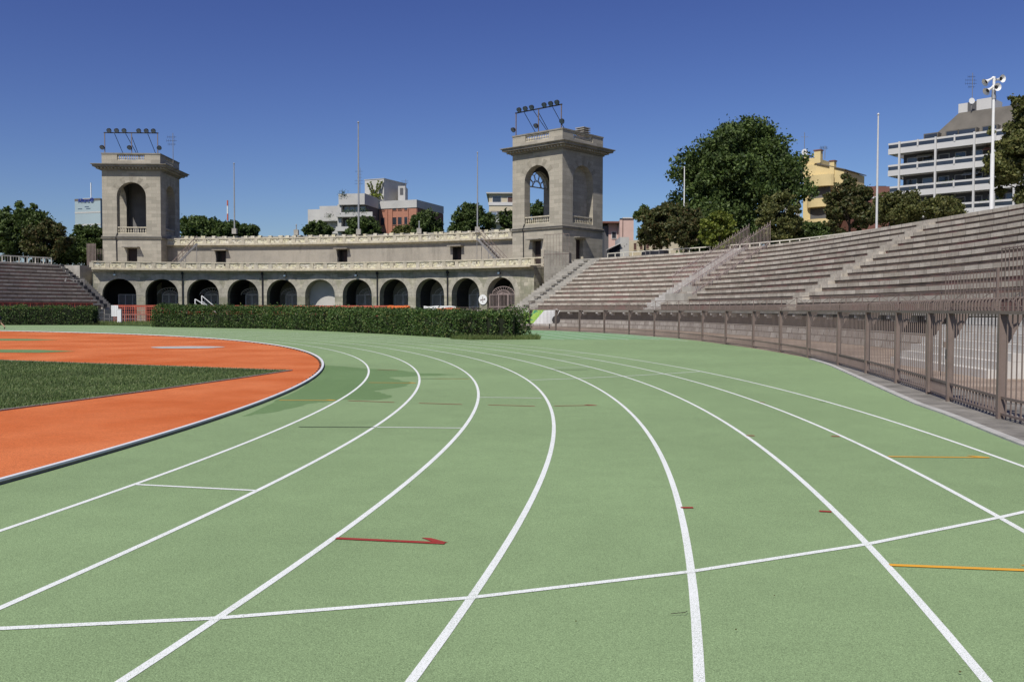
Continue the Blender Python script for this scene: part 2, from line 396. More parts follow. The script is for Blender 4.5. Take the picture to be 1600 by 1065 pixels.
# damp patch
pp = [(507, 571), (535, 572), (579, 576), (626, 578), (657, 583), (690, 583.6), (718, 584.7), (690, 586), (641, 588), (607, 589.2), (622, 593), (643, 597), (636, 603), (597, 608.5), (585, 611.5), (603, 615), (611, 620.6), (594, 624), (532, 624.5), (510, 628), (485, 630), (463, 636), (422, 644.5), (376, 650.5), (410, 636), (460, 613), (490, 595)]
pg = [G(x, y, .0052) for x, y in pp]
dm = []
rr = random.Random(5)
for a, b in zip(pg, pg[1:] + pg[:1]):
    for k in range(4):
        q = a.lerp(b, k / 4); j = .05 if k else .02
        q = q + Vector((rr.uniform(-j, j), rr.uniform(-j * 1.5, j * 1.5), 0))
        if math.hypot(q.x - CX, q.y - CY) > R0 - .04: dm.append(q)
me = bpy.data.meshes.new('damp_patch'); bm = bmesh.new(); bm.faces.new([bm.verts.new(p) for p in dm]); bmesh.ops.triangulate(bm, faces=bm.faces)
for f_ in bm.faces:
    if f_.normal.z < 0: f_.normal_flip()
bm.to_mesh(me); bm.free(); me.materials.append(M['damp'])
o = bpy.data.objects.new('damp_patch', me); S.collection.objects.link(o); tag(o, kind='structure')

# lane lines
mb = MB()
for k in range(1, 9):
    strip(mb, [pol(R0 + 1.22 * k + .00, a) for a in frange(-75, 170, 520)], .05, .0065)
tag(mb.build('lane_lines', M['line']), kind='structure')
def gl(mb, pxs, wd=.05, z=.008): strip(mb, [G(x, y) for x, y in pxs], wd, z)
mb = MB()
strip(mb, [(-6.2, 4.35), (-4.4, 4.36), (-2.56, 4.48), (-1.52, 4.64), (-.23, 4.98), (1.09, 5.49), (2.43, 6.15), (3.79, 6.97), (4.6, 7.5), (5.0, 7.8)], .05, .008)
gl(mb, [(828, 594), (898, 591.5), (972, 588), (1045, 583.8), (1097, 580.3)])
for q in ([(212, 757.5), (400, 767)], [(589, 667.8), (722, 669)], [(748, 621), (846, 622)], [(864, 574.6), (924, 573.6)], [(875, 562), (925, 561)], [(880, 552.5), (916, 551.4)]): gl(mb, q, .045)
for q in ([(828, 524.3), (881, 530.8)], [(828, 519.2), (912, 530.8)], [(850, 518.3), (948, 530.8)], [(868, 517.2), (982, 530.6)], [(905, 517.5), (1030, 531)], [(940, 519), (1075, 533)]): gl(mb, q, .05, .0105)
tag(mb.build('white_cross_lines', M['line']), kind='structure')
def arrow(a, b, head, wd=.05, z=.0095):
    mb = MB(); strip(mb, [G(*a), G(*b)], wd, z)
    if head:
        B = G(*b); A_ = G(*a); d = (B - A_).normalized(); nn = Vector((-d.y, d.x, 0))
        B.z = z
        mb.face([B + nn * .022 + d * .02, B - d * .13 + nn * .12, B - d * .20 + nn * .12, B - d * .09 + nn * .022])
    return mb
def mark(mbs, name, mat):
    m_ = MB()
    for q in mbs:
        for i, f_ in enumerate(q.f): m_.face([q.v[j] for j in f_])
    tag(m_.build(name, mat), kind='structure')
mark([arrow((525, 842), (695, 850), 1), arrow((544, 626.3), (616, 629), 0, .04), arrow((655, 630.3), (722, 632.2), 0, .04), arrow((763, 633), (836, 635), 0, .04),
      arrow((866, 634.6), (932, 633.6), 1, .04), arrow((1064, 794), (1083, 794), 0, .05), arrow((1280, 799.5), (1299, 800.5), 0, .05), arrow((1166, 681), (1179, 681.3), 0), arrow((1299, 682), (1312, 682.5), 0),
      arrow((1187, 629), (1195, 629.2), 0), arrow((590, 577.6), (622, 578.8), 0, .05)], 'red_markings', M['red'])
mark([arrow((1390, 884), (1660, 894.5), 1), arrow((1388, 714), (1546, 715.6), 1, .05), arrow((436, 625.6), (524, 626), 1, .05), arrow((576, 598), (650, 598.7), 1, .05), arrow((672, 591.9), (735, 592.2), 0, .03)], 'yellow_markings', M['yellow'])
mark([arrow((467, 667.5), (586, 668), 0, .035), arrow((655, 592), (732, 591.5), 0, .045), arrow((863, 578.5), (920, 577.8), 0, .05), arrow((1280, 628.4), (1290, 628.8), 0, .03)], 'black_markings', M['black'])
# little bits of litter and leaves on the track
rr = random.Random(11); mb = MB()
for x, y in [(1093, 949), (1253, 744), (1077, 958), (1150, 983), (530, 1020), (900, 970), (1500, 1049), (1473, 971), (640, 760), (300, 900), (1380, 820), (980, 820), (1210, 930)]:
    c = G(x, y, .02); a = rr.random() * 3; l = rr.uniform(.005, .011)
    mb.face([c + Vector((l * math.cos(a), l * math.sin(a), 0)), c + Vector((-.3 * l * math.sin(a), .3 * l * math.cos(a), .006)), c - Vector((l * math.cos(a), l * math.sin(a), 0)), c + Vector((.3 * l * math.sin(a), -.3 * l * math.cos(a), 0))])
tag(mb.build('leaf_litter', M['leaf_rust']), 'tiny dry leaf fragments scattered over the green track lanes', 'leaf litter', kind='stuff')
c = G(1065, 957, .018); mb = MB()
mb.tube([c + Vector((-.06, -.012, 0)), c + Vector((-.02, -.01, .004)), c + Vector((.02, .0, .004)), c + Vector((.035, .03, .002))], .0018, 5)
tag(mb.build('twig', M['bark']), 'thin bent dry twig lying beside the white lane line in the foreground', 'twig')

# inner kerb
k = empty('track_kerb', pol(R0, 0), 0, 'low raised white metal kerb rail between the orange infield and the green track', 'kerb')
def kchild(mb, name, mat, parent):
    o = mb.build(name, mat); o.parent = parent; o.matrix_parent_inverse = Matrix.Translation(parent.location).inverted() if parent.rotation_euler[2] == 0 else parent.matrix_basis.inverted()
    return o
AA = frange(-75, 170, 420); mb = MB()
mb.sweep([pol(R0, a) for a in AA], [(math.cos(R(a)), math.sin(R(a))) for a in AA], [(-.035, .035), (-.028, .055), (.028, .055), (.035, .035)])
kchild(mb, 'top_rail', M['kerb_white'], k)
mb = MB()
mb.sweep([pol(R0, a) for a in AA], [(math.cos(R(a)), math.sin(R(a))) for a in AA], [(-.02, .0), (-.02, .034), (.025, .034), (.025, .0)])
kchild(mb, 'kerb_side', M['iron_grey'], k)  # grey colour stands for shade on the white kerb's side
mb = MB()
for i in range(-40, 120):
    a = i * .75; p = pol(R0 - .075, a)
    mb.obox((p.x, p.y), (math.cos(R(a)), math.sin(R(a))), .03, .05, .006, .03)
kchild(mb, 'drain_blocks', M['iron_black'], k)

# ------------------------------------------------------------------ spline tools
def spline(pts, step=.5):
    pts = [Vector(p) for p in pts]; out = []
    for i in range(len(pts) - 1):
        p0 = pts[max(i - 1, 0)]; p1 = pts[i]; p2 = pts[i + 1]; p3 = pts[min(i + 2, len(pts) - 1)]
        n = max(1, int((p2 - p1).length / step))
        for k in range(n):
            t = k / n
            out.append(.5 * ((2 * p1) + (p2 - p0) * t + (2 * p0 - 5 * p1 + 4 * p2 - p3) * t * t + (3 * p1 - p0 - 3 * p2 + p3) * t ** 3))
    out.append(pts[-1]); return out
def normals(p):   # left-hand normals
    r = []
    for i in range(len(p)):
        d = (p[min(i + 1, len(p) - 1)] - p[max(i - 1, 0)]).normalized(); r.append(Vector((-d.y, d.x)))
    return r
def resample(p, step):
    out = [p[0].copy()]; acc = 0
    for a, b in zip(p, p[1:]):
        L = (b - a).length; pos = step - acc
        while pos <= L: out.append(a.lerp(b, pos / L)); pos += step
        acc = (acc + L) % step
    return out

# asphalt strip and pale kerb along the fence
KP = spline([(5.6, -22), (5.05, -8), (5.0, 0), (5.3, 5), (5.75, 8.3), (6.09, 10.67), (6.7, 13.9), (6.9, 15.27), (7.4, 17.65), (8.6, 23.23), (9.3, 26.6), (9.74, 29.5)], .5)
FP_POSTS = [(6.75, -9.0), (6.45, -6.0), (6.3, -3.0), (6.3, 0), (6.35, 2.7), (6.48, 5.4), (6.7, 8.1), (6.98, 10.8), (7.23, 13.35), (7.69, 15.87), (7.99, 17.3), (8.46, 19.85), (8.99, 22.9), (9.51, 26.33), (9.97, 30.43), (10.2, 34.4), (10.18, 38.2), (9.97, 42.2), (9.72, 46.2), (9.25, 50.2), (8.5, 54.1), (7.5, 58.0), (6.3, 61.8), (4.85, 65.0), (3.3, 68.2), (1.4, 70.6), (-.8, 73.4), (-3.2, 76.6), (-6, 80)]
mb = MB()
poly = [(p.x, p.y, .006) for p in KP] + [(9.9, 30.3, .006), (10.6, 34, .006), (10.9, 30, .006), (10.2, 25, .006), (9.3, 20, .006), (8.5, 14, .006), (8.0, 8, .006), (7.8, 0, .006), (8, -22, .006)]
mb.face(poly); tag(mb.build('asphalt_path', M['asphalt']), kind='structure')
mb = MB(); solid_strip(mb, KP, .13, 0, .03); tag(mb.build('path_kerb', M['pale_conc']), kind='structure')
mb = MB()
mb.face([(7.2, -25, .002), (60, -25, .002), (60, 100, .002), (-6, 100, .002), (-9, 84, .002), (1.2, 70, .002), (8.4, 54, .002), (10.0, 42, .002), (10.1, 34, .002), (9.5, 26, .002), (8, 17, .002), (7.0, 8, .002)])
tag(mb.build('gravel_walk', M['gravel']), kind='structure')

# ------------------------------------------------------------------ trackside fence
FH = 1.6
FP = [Vector(p) for p in FP_POSTS]
fence = empty('iron_fence', (FP[8].x, FP[8].y, 0), 0, 'brown painted iron bar fence with curled tops curving along the outer edge of the track', 'fence')
def fchild(mb, name, mat, root=fence, par=None):
    o = mb.build(name, mat); o.parent = par or root
    o.matrix_parent_inverse = root.matrix_basis.inverted() if par is None else Matrix()
    if par is None: o.matrix_parent_inverse = Matrix.Translation(-Vector(root.location))
    return o
for i, p in enumerate(FP):
    d = (FP[min(i + 1, len(FP) - 1)] - FP[max(i - 1, 0)]).normalized(); n = Vector((-d.y, d.x))
    mb = MB()
    mb.obox(p, d, .008, .055, 0, FH - .05); mb.obox(p + n * .055, d, .042, .006, 0, FH - .06)
    q = p - n * .05   # raking gusset plate behind the post
    a, b = p - n * .055, p - n * .30
    mb.hexa([(a.x - d.x * .008, a.y - d.y * .008, 1.12), (a.x + d.x * .008, a.y + d.y * .008, 1.12), (a.x + d.x * .009 - n.x * .03, a.y + d.y * .009 - n.y * .03, 1.12), (a.x - d.x * .009 - n.x * .03, a.y - d.y * .009 - n.y * .03, 1.12),
             (a.x - d.x * .008, a.y - d.y * .008, FH - .06), (a.x + d.x * .008, a.y + d.y * .008, FH - .06), (b.x + d.x * .008, b.y + d.y * .008, FH - .06), (b.x - d.x * .008, b.y - d.y * .008, FH - .06)])
    fchild(mb, 'post', M['iron'])
mb = MB(); nn = normals(FP)
mb.sweep(FP, nn, [(-.035, FH - .05), (-.035, FH), (.05, FH), (.05, FH - .05)]); fchild(mb, 'top_rail', M['iron'])
for i, (a, b) in enumerate(zip(FP, FP[1:])):
    L = (b - a).length; d = (b - a) / L; n = Vector((-d.y, d.x)); mb = MB()
    gate = 9 <= i <= 9
    for z, h in ((.30, .04), (.06, .035)):
        c = (a + b) / 2; mb.obox(c - n * .0, d, L / 2 - .012, .012, z, z + h)
    nb = max(3, int(L / .155))
    for k in range(1, nb):
        c = a + d * (L * k / nb); near = c.length < 40
        mb.obox(c, d, .0078, .0078, .04, FH - .05)
        # curled head leaning to the stand side
        w_ = .017
        pr = [(0, FH), (0, FH + .13), (-.025, FH + .175), (-.07, FH + .20), (-.11, FH + .185)]
        for (o0, z0), (o1, z1) in zip(pr, pr[1:]):
            A0 = c + n * o0; B0 = c + n * o1
            mb.bar((A0.x, A0.y, z0), (B0.x, B0.y, z1), w_, w_)
    nb2 = max(6, int(L / .0775))
    for k in range(1, nb2):
        if k % 2: 
            c = a + d * (L * k / nb2); mb.obox(c, d, .007, .007, .06, .32)
    if gate:
        for q in (.06, L - .06):
            c = a + d * q + n * .03; mb.obox(c, d, .03, .02, .05, FH - .06)
        c = a + d * (L * .4) + n * .03; mb.obox(c, d, .015, .012, .5, 1.4)
        c = a + d * (L * .12) + n * .05; mb.obox(c, d, .03, .03, .95, 1.05)
    fchild(mb, 'gate_leaf' if gate else 'bar_panel', M['iron'])

# ------------------------------------------------------------------ stands
NROW, RISE, DEP, H0 = 12, .43, .77, 2.2
HT = H0 + (NROW - 1) * RISE
TOPR = spline([(20.5, -22), (22.6, -8), (23.8, 5), (24.6, 18), (25.2, 30), (25.5, 38), (25.5, 45), (25.0, 50.4), (24.5, 54.3), (23.9, 59), (23.2, 65), (22.1, 71), (20.0, 77.6), (16.6, 84.2), (12.6, 89.6), (9.0, 94.0)], .6)
NR = normals(TOPR)
def off(path, nr, d): return [p + n * d for p, n in zip(path, nr)]
def make_stand(name, path, nr, label, cat, prom=12, podium=True):
    root = empty(name, (path[len(path) // 2].x, path[len(path) // 2].y, 0), 0, label, cat)
    for i in range(NROW):
        o = (NROW - 1 - i) * DEP; z1 = H0 + i * RISE; zb = H0 - .65 if i == 0 else z1 - RISE
        mb = MB(); back = -DEP + o if i < NROW - 1 else o - prom
        sh = 3.7 * i
        pth = path
        mb.sweep(pth, nr, [(o + .045, z1 - .19), (o + .045, z1), (back, z1), (back, z1 - .19)])
        mb.uv = [(u + sh, v) for u, v in mb.uv]
        row = fchild(mb, 'seat_row', M['slab'], root)
        mb = MB(); mb.sweep(pth, nr, [(o, zb), (o, z1 - .192), (back + .02, z1 - .192), (back + .02, zb)])
        mb.uv = [(u + sh * .7, v) for u, v in mb.uv]
        r_ = mb.build('brick_riser', M['riser'], row)
    return root
stand = make_stand('grandstand', TOPR, NR, 'long curved stone and brick terraced stand rising behind the fence on the right', 'grandstand')
ROW0 = (NROW - 1) * DEP
# podium below the seats
pod = ROW0 + 1.15
mb = MB(); mb.sweep(TOPR, NR, [(pod + .12, 1.40), (pod + .12, 1.54), (ROW0 - .1, 1.54), (ROW0 - .1, 1.40)]); fchild(mb, 'walkway_slab', M['conc'], stand)
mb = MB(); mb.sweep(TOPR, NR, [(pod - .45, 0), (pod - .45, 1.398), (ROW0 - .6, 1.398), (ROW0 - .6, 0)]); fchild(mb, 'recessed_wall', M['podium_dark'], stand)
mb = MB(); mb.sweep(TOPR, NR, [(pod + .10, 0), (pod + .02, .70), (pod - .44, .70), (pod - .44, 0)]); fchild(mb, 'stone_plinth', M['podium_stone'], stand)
PODP = off(TOPR, NR, pod); PRS = resample(PODP, 1.9)
PN = normals(PRS)
bmesh_br = MB(); bmesh_br.box(-.16, .16, -.22, .22, -.14, .0); bmesh_br.box(-.12, .12, -.05, .22, -.26, -.14)
for i, (p, n) in enumerate(zip(PRS, PN)):
    if i < 8: continue
    o = bpy.data.objects.new('bracket', None) if False else None
    mb = MB(); q = p - n * .12
    mb.obox(q, n, .2, .13, 1.25, 1.398); mb.obox(q - n * .08, n, .13, .10, 1.13, 1.25)
    fchild(mb, 'bracket', M['conc_white'], stand)
# embankment top is the last slab; railings
def railing(name, path, z0, h, label, cat, mat, post=1.6, diag=False, wd=.04, bars=0, group=None):
    ps = resample(path, post); ns = normals(ps)
    root = empty(name, (ps[0].x, ps[0].y, z0), 0, label, cat, group)
    mb = MB()
    for a, b in zip(ps, ps[1:]):
        mb.bar((a.x, a.y, z0 + h), (b.x, b.y, z0 + h), wd * 1.3)
        mb.bar((a.x, a.y, z0 + h * .15), (b.x, b.y, z0 + h * .15), wd * .8)
        if diag:
            mb.bar((a.x, a.y, z0 + h * .15), (b.x, b.y, z0 + h * .95), wd * .5); mb.bar((a.x, a.y, z0 + h * .95), (b.x, b.y, z0 + h * .15), wd * .5)
        for k in range(1, bars):
            c = a.lerp(b, k / bars); mb.bar((c.x, c.y, z0 + h * .15), (c.x, c.y, z0 + h), wd * .45)
    r_ = fchild(mb, 'rails', mat, root); r_.matrix_parent_inverse = Matrix.Translation(-Vector(root.location))
    for p in ps:
        mb = MB(); mb.bar((p.x, p.y, z0 - .02), (p.x, p.y, z0 + h), wd * 1.2); fchild(mb, 'post', mat, root)
    return root
railing('podium_railing', [p for p in off(TOPR, NR, pod + .02)], 1.54, .74, 'low brown iron railing with crossed wires along the walkway in front of the right stand', 'railing', M['iron'], 2.0, True, .032)
BK = off(TOPR, NR, -5.2)
i0 = len(BK)
railing('white_railing', BK[60:] + [Vector((11.9, 98.6)), Vector((11.0, 99.8)), Vector((10.3, 101.0))], HT, .85, 'white railing along the top of the right stand in front of the trees', 'railing', M['cream_rail'], 1.3, False, .07)

# aisles: pale half steps let into the rows
def at_s(path, nr, px):  # index of the path point whose top-row edge projects nearest to a photo column
    best = None
    for i, p in enumerate(path):
        if p.y < 5: continue
        u = 800 + F_PX * p.x / p.y; e = abs(u - px)
        if best is None or e < best[0]: best = (e, i)
    return best[1]
def aisle(root, path, nr, i, wd, mat, name='aisle_stairs', half=True):
    mb = MB(); p = path[i]; n = nr[i]; d = Vector((n.y, -n.x))
    for r_ in range(NROW):
        o = (NROW - 1 - r_) * DEP; z1 = H0 + r_ * RISE
        zl = z1 - RISE if r_ else 1.54
        c = p + n * (o + .055 + .19); mb.obox(c, d, wd / 2, .19, zl + .003, zl + RISE / 2)
        c = p + n * (o + .0); mb.obox(c, d, wd / 2, .065, zl + .003, z1 + .004)
    return fchild(mb, name, mat, root)
aisle(stand, TOPR, NR, at_s(TOPR, NR, 1448), 1.25, M['slab'])
ia = at_s(TOPR, NR, 1150)
aisle(stand, TOPR, NR, ia, 2.0, M['aisle_stone'])
# concrete stairs beside the right tower
endp, endn = TOPR[-1], NR[-1]; endd = Vector((-.65, .76)).normalized(); endn = Vector((-.76, -.65))
mb = MB()
st = empty('concrete_stairs', (endp.x, endp.y, 0), 0, 'broad pale concrete stairs climbing beside the right tower at the end of the stand', 'stairs')
for r_ in range(NROW * 2):
    o = (NROW * 2 - 1 - r_) * DEP / 2; z1 = 1.55 + (r_ + 1) * (HT - 1.55) / (NROW * 2)
    a = endp + endn * o; b = a + endd * 3.6
    mb.hexa([(a.x + endn.x * .05, a.y + endn.y * .05, 0), (a.x - endn.x * .5, a.y - endn.y * .5, 0), (b.x - endn.x * .5, b.y - endn.y * .5, 0), (b.x + endn.x * .05, b.y + endn.y * .05, 0),
             (a.x + endn.x * .05, a.y + endn.y * .05, z1), (a.x - endn.x * .5, a.y - endn.y * .5, z1), (b.x - endn.x * .5, b.y - endn.y * .5, z1), (b.x + endn.x * .05, b.y + endn.y * .05, z1)])
o = fchild(mb, 'steps', M['conc'], st)
mb = MB()
for r_ in range(NROW):
    o = (NROW - 1 - r_) * DEP; z1 = H0 + r_ * RISE
    a = endp + endn * (o + .30) + endd * 1.5
    mb.obox(a, endd, .26, .26, z1 - RISE + .1, z1 - .14)
fchild(mb, 'dark_notches', M['tower_dark'], st)  # dark stone blocks on the flight, one per row
mb = MB(); a = endp + endd * 3.6 - endn * .3; b = a + endd * 4.5
mb.hexa([(a.x, a.y, 0), (a.x - endn.x * 6, a.y - endn.y * 6, 0), (b.x - endn.x * 6, b.y - endn.y * 6, 0), (b.x, b.y, 0), (a.x, a.y, HT - .05), (a.x - endn.x * 6, a.y - endn.y * 6, HT - .05), (b.x - endn.x * 6, b.y - endn.y * 6, HT - .05), (b.x, b.y, HT - .05)])
fchild(mb, 'landing', M['conc'], st)


# raking barrier beside the aisle (many thin bars)
def rake_barrier(name, i, label, dx=0, h=1.8, mat='iron_pale', rows=(1, NROW - 1), w_=.024, cat='fence'):
    p = TOPR[i]; n = NR[i]; d = Vector((n.y, -n.x)); p = p - d * dx
    root = empty(name, (p.x, p.y, HT), 0, label, cat)
    mb = MB(); rr = random.Random(i)
    o0 = (NROW - 1 - rows[0]) * DEP; o1 = (NROW - 1 - rows[1]) * DEP
    N_ = int((o0 - o1) / .14)
    def zt(o): return min(HT, H0 + (NROW - 1 - o / DEP) * RISE)
    for k in range(N_ + 1):
        o = o0 + (o1 - o0) * k / N_; c = p + n * o; z = zt(o)
        mb.bar((c.x, c.y, z - .1), (c.x, c.y, z + h), w_)
        c2 = c + n * -.09
        if k % 2 == 0: mb.bar((c.x, c.y, z + h), (c2.x + d.x * .12, c2.y + d.y * .12, z + h + .22), w_ * .8)
        else: mb.bar((c.x, c.y, z + h), (c2.x - d.x * .12, c2.y - d.y * .12, z + h + .22), w_ * .8)
    fchild(mb, 'bars', M[mat], root)
    mb = MB()
    for dz in (.25, h - .1):
        a = p + n * o0; b = p + n * 0; mb.bar((a.x, a.y, zt(o0) + dz), (b.x, b.y, HT + dz), .05)
        c = p + n * o1; mb.bar((b.x, b.y, HT + dz), (c.x, c.y, HT + dz), .05)
    fchild(mb, 'rails', M[mat], root)
    return root
rake_barrier('barred_barrier', ia, 'nearer of two raking pinkish brown barred barriers climbing the stand beside the pale stairs', 1.5)
rake_barrier('barred_barrier', ia, 'farther of two raking pinkish brown barred barriers climbing the stand, left of its twin', 4.2)
p = TOPR[ia] ; n = NR[ia]; d = Vector((n.y, -n.x)); c = p - d * 2.9 + n * (ROW0 - .9)
mb = MB(); mb.obox(c, d, 1.3, .9, 1.5, 2.9); mb.obox(c - n * 1.2, d, 1.3, .5, 1.5, 3.5)
tag(mb.build('entrance_block', M['conc']), 'yellowish concrete entrance block at the foot of the barred barriers on the stand', 'concrete block')

# tall bar barrier on the walkway at the far right
pr = [p for p in off(TOPR, NR, ROW0 + .5) if 19 < p.y < 36]
root = empty('tall_barrier', (pr[0].x, pr[0].y, 1.54), 0, 'tall stepped brown bar barrier standing on the walkway at the right edge of the photo', 'fence')
for q, (ya, yb, h) in enumerate([(30.2, 34.6, 1.5), (28.5, 30.2, 2.15), (24.5, 28.5, 2.45), (20.5, 24.5, 2.45)]):
    mb = MB(); ps = [p for p in resample(pr, .25) if ya <= p.y < yb]
    for j, p in enumerate(ps): mb.bar((p.x, p.y, 1.54), (p.x, p.y, 1.54 + h), .024 if j else .08)
    for z in (.18, h - .05):
        mb.bar((ps[0].x, ps[0].y, 1.54 + z), (ps[-1].x, ps[-1].y, 1.54 + z), .04)
    fchild(mb, 'bar_panel', M['iron'], root)
# pale steps down from the podium, seen through the fence
cst = [p for p in PODP if 21 < p.y < 27.5]
root = empty('white_steps', (cst[0].x, cst[0].y, 0), 0, 'pale concrete steps behind the fence bars at the far right', 'stairs')
a, b = cst[0], cst[-1]; d = (b - a).normalized(); n = Vector((-d.y, d.x)); mb = MB(); c = (a + b) / 2; hl = (b - a).length / 2
for k in range(7): mb.obox(c + n * (1.15 + (6 - k) * .30 * .5 + .0), d, hl, (.30 * (7 - k)) / 2 + .9, k * .2, (k + 1) * .2 - .003 * k)
fchild(mb, 'steps', M['conc_white'], root)

# ---- left stand
TOPL = spline([(-55.2, 110.6), (-57.1, 107.6), (-59.6, 103.4), (-62.6, 97.4), (-66.5, 88), (-70, 76), (-72.5, 62)], .6)
NL = normals(TOPL)
standl = make_stand('grandstand', TOPL, NL, 'shaded brown terraced stand at the far left below the trees', 'grandstand', 14)
mb = MB(); mb.sweep(TOPL, NL, [(ROW0 + .6, 0), (ROW0 + .6, 1.55), (ROW0 - .6, 1.55), (ROW0 - .6, 0)]); fchild(mb, 'front_wall', M['podium_stone'], standl)
railing('white_railing', off(TOPL, NL, -1.6), HT, .85, 'cream railing along the top of the left stand below the dark trees', 'railing', M['cream_rail'], 1.0, False, .10, 3)
root = empty('concrete_stairs', (-54, 110, 0), 0, 'grey concrete stairs and landing between the left stand and the arcade', 'stairs')
e0, n0 = TOPL[0], NL[0]; d0 = Vector((n0.y, -n0.x)); d0 = -d0 if d0.y < 0 else d0
mb = MB()
for r_ in range(24):
    o = (23 - r_) * DEP / 2; z1 = 1.3 + (r_ + 1) * (HT - 1.3) / 24
    a = e0 + n0 * o + d0 * .75; mb.obox(a, d0, .75, .30, 0, z1)
fchild(mb, 'steps', M['conc'], root)
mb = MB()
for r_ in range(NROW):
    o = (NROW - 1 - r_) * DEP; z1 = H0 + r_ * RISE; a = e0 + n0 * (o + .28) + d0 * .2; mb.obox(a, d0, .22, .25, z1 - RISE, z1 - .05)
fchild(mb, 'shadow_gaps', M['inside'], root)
mb = MB(); q = [P(96, 420, 112), P(136, 420, 110.5)]
mb.hexa([(q[0].x, 111, 0), (q[1].x - .6, 109.9, 0), (q[1].x + 1, 122, 0), (q[0].x - 6, 124, 0), (q[0].x, 111, HT - .1), (q[1].x - .6, 109.9, HT - .1), (q[1].x + 1, 122, HT - .1), (q[0].x - 6, 124, HT - .1)])
fchild(mb, 'landing_block', M['conc'], root)
mb = MB()
for k in range(8):
    a = P(92 + 5.6 * k, 420, 108.6); mb.bar((a.x, 108.6, 0), (a.x, 108.6, 5.0), .09)
for z in (1.2, 3.4, 5.0): mb.bar((P(92, 420, 108.6).x, 108.6, z), (P(132, 420, 108.6).x, 108.6, z), .07)
a = P(86, 470, 107.5); b = P(104, 440, 107.5); mb.bar((a.x, 107.5, 1.2), (b.x, 107.5, 5.2), .16)
fchild(mb, 'gate_frame', M['iron_grey'], root)

# ------------------------------------------------------------------ arcade
AC, AR, AT0, ADT = Vector((-32.4837, 57.2548)), 55.169, -.2800, .08811
def ap(t, r=0, z=0): return Vector((AC.x + (AR + r) * math.sin(t), AC.y + (AR + r) * math.cos(t), z))
def an(t): return Vector((-math.sin(t), -math.cos(t)))   # towards the arena
PITCHM = AR * ADT
arc = empty('arcade', ap(AT0 + 5 * ADT), 0, 'curved stone arcade of eleven round arches with a balustraded terrace on top', 'building')
TS, TE = AT0 - .62 * ADT, AT0 + 10.95 * ADT
def achild(mb, name, mat, **kw): return fchild(mb, name, mat, arc)
ARC_R, SPR, TOPZ = 1.92, 3.32, 6.25
NA = 14
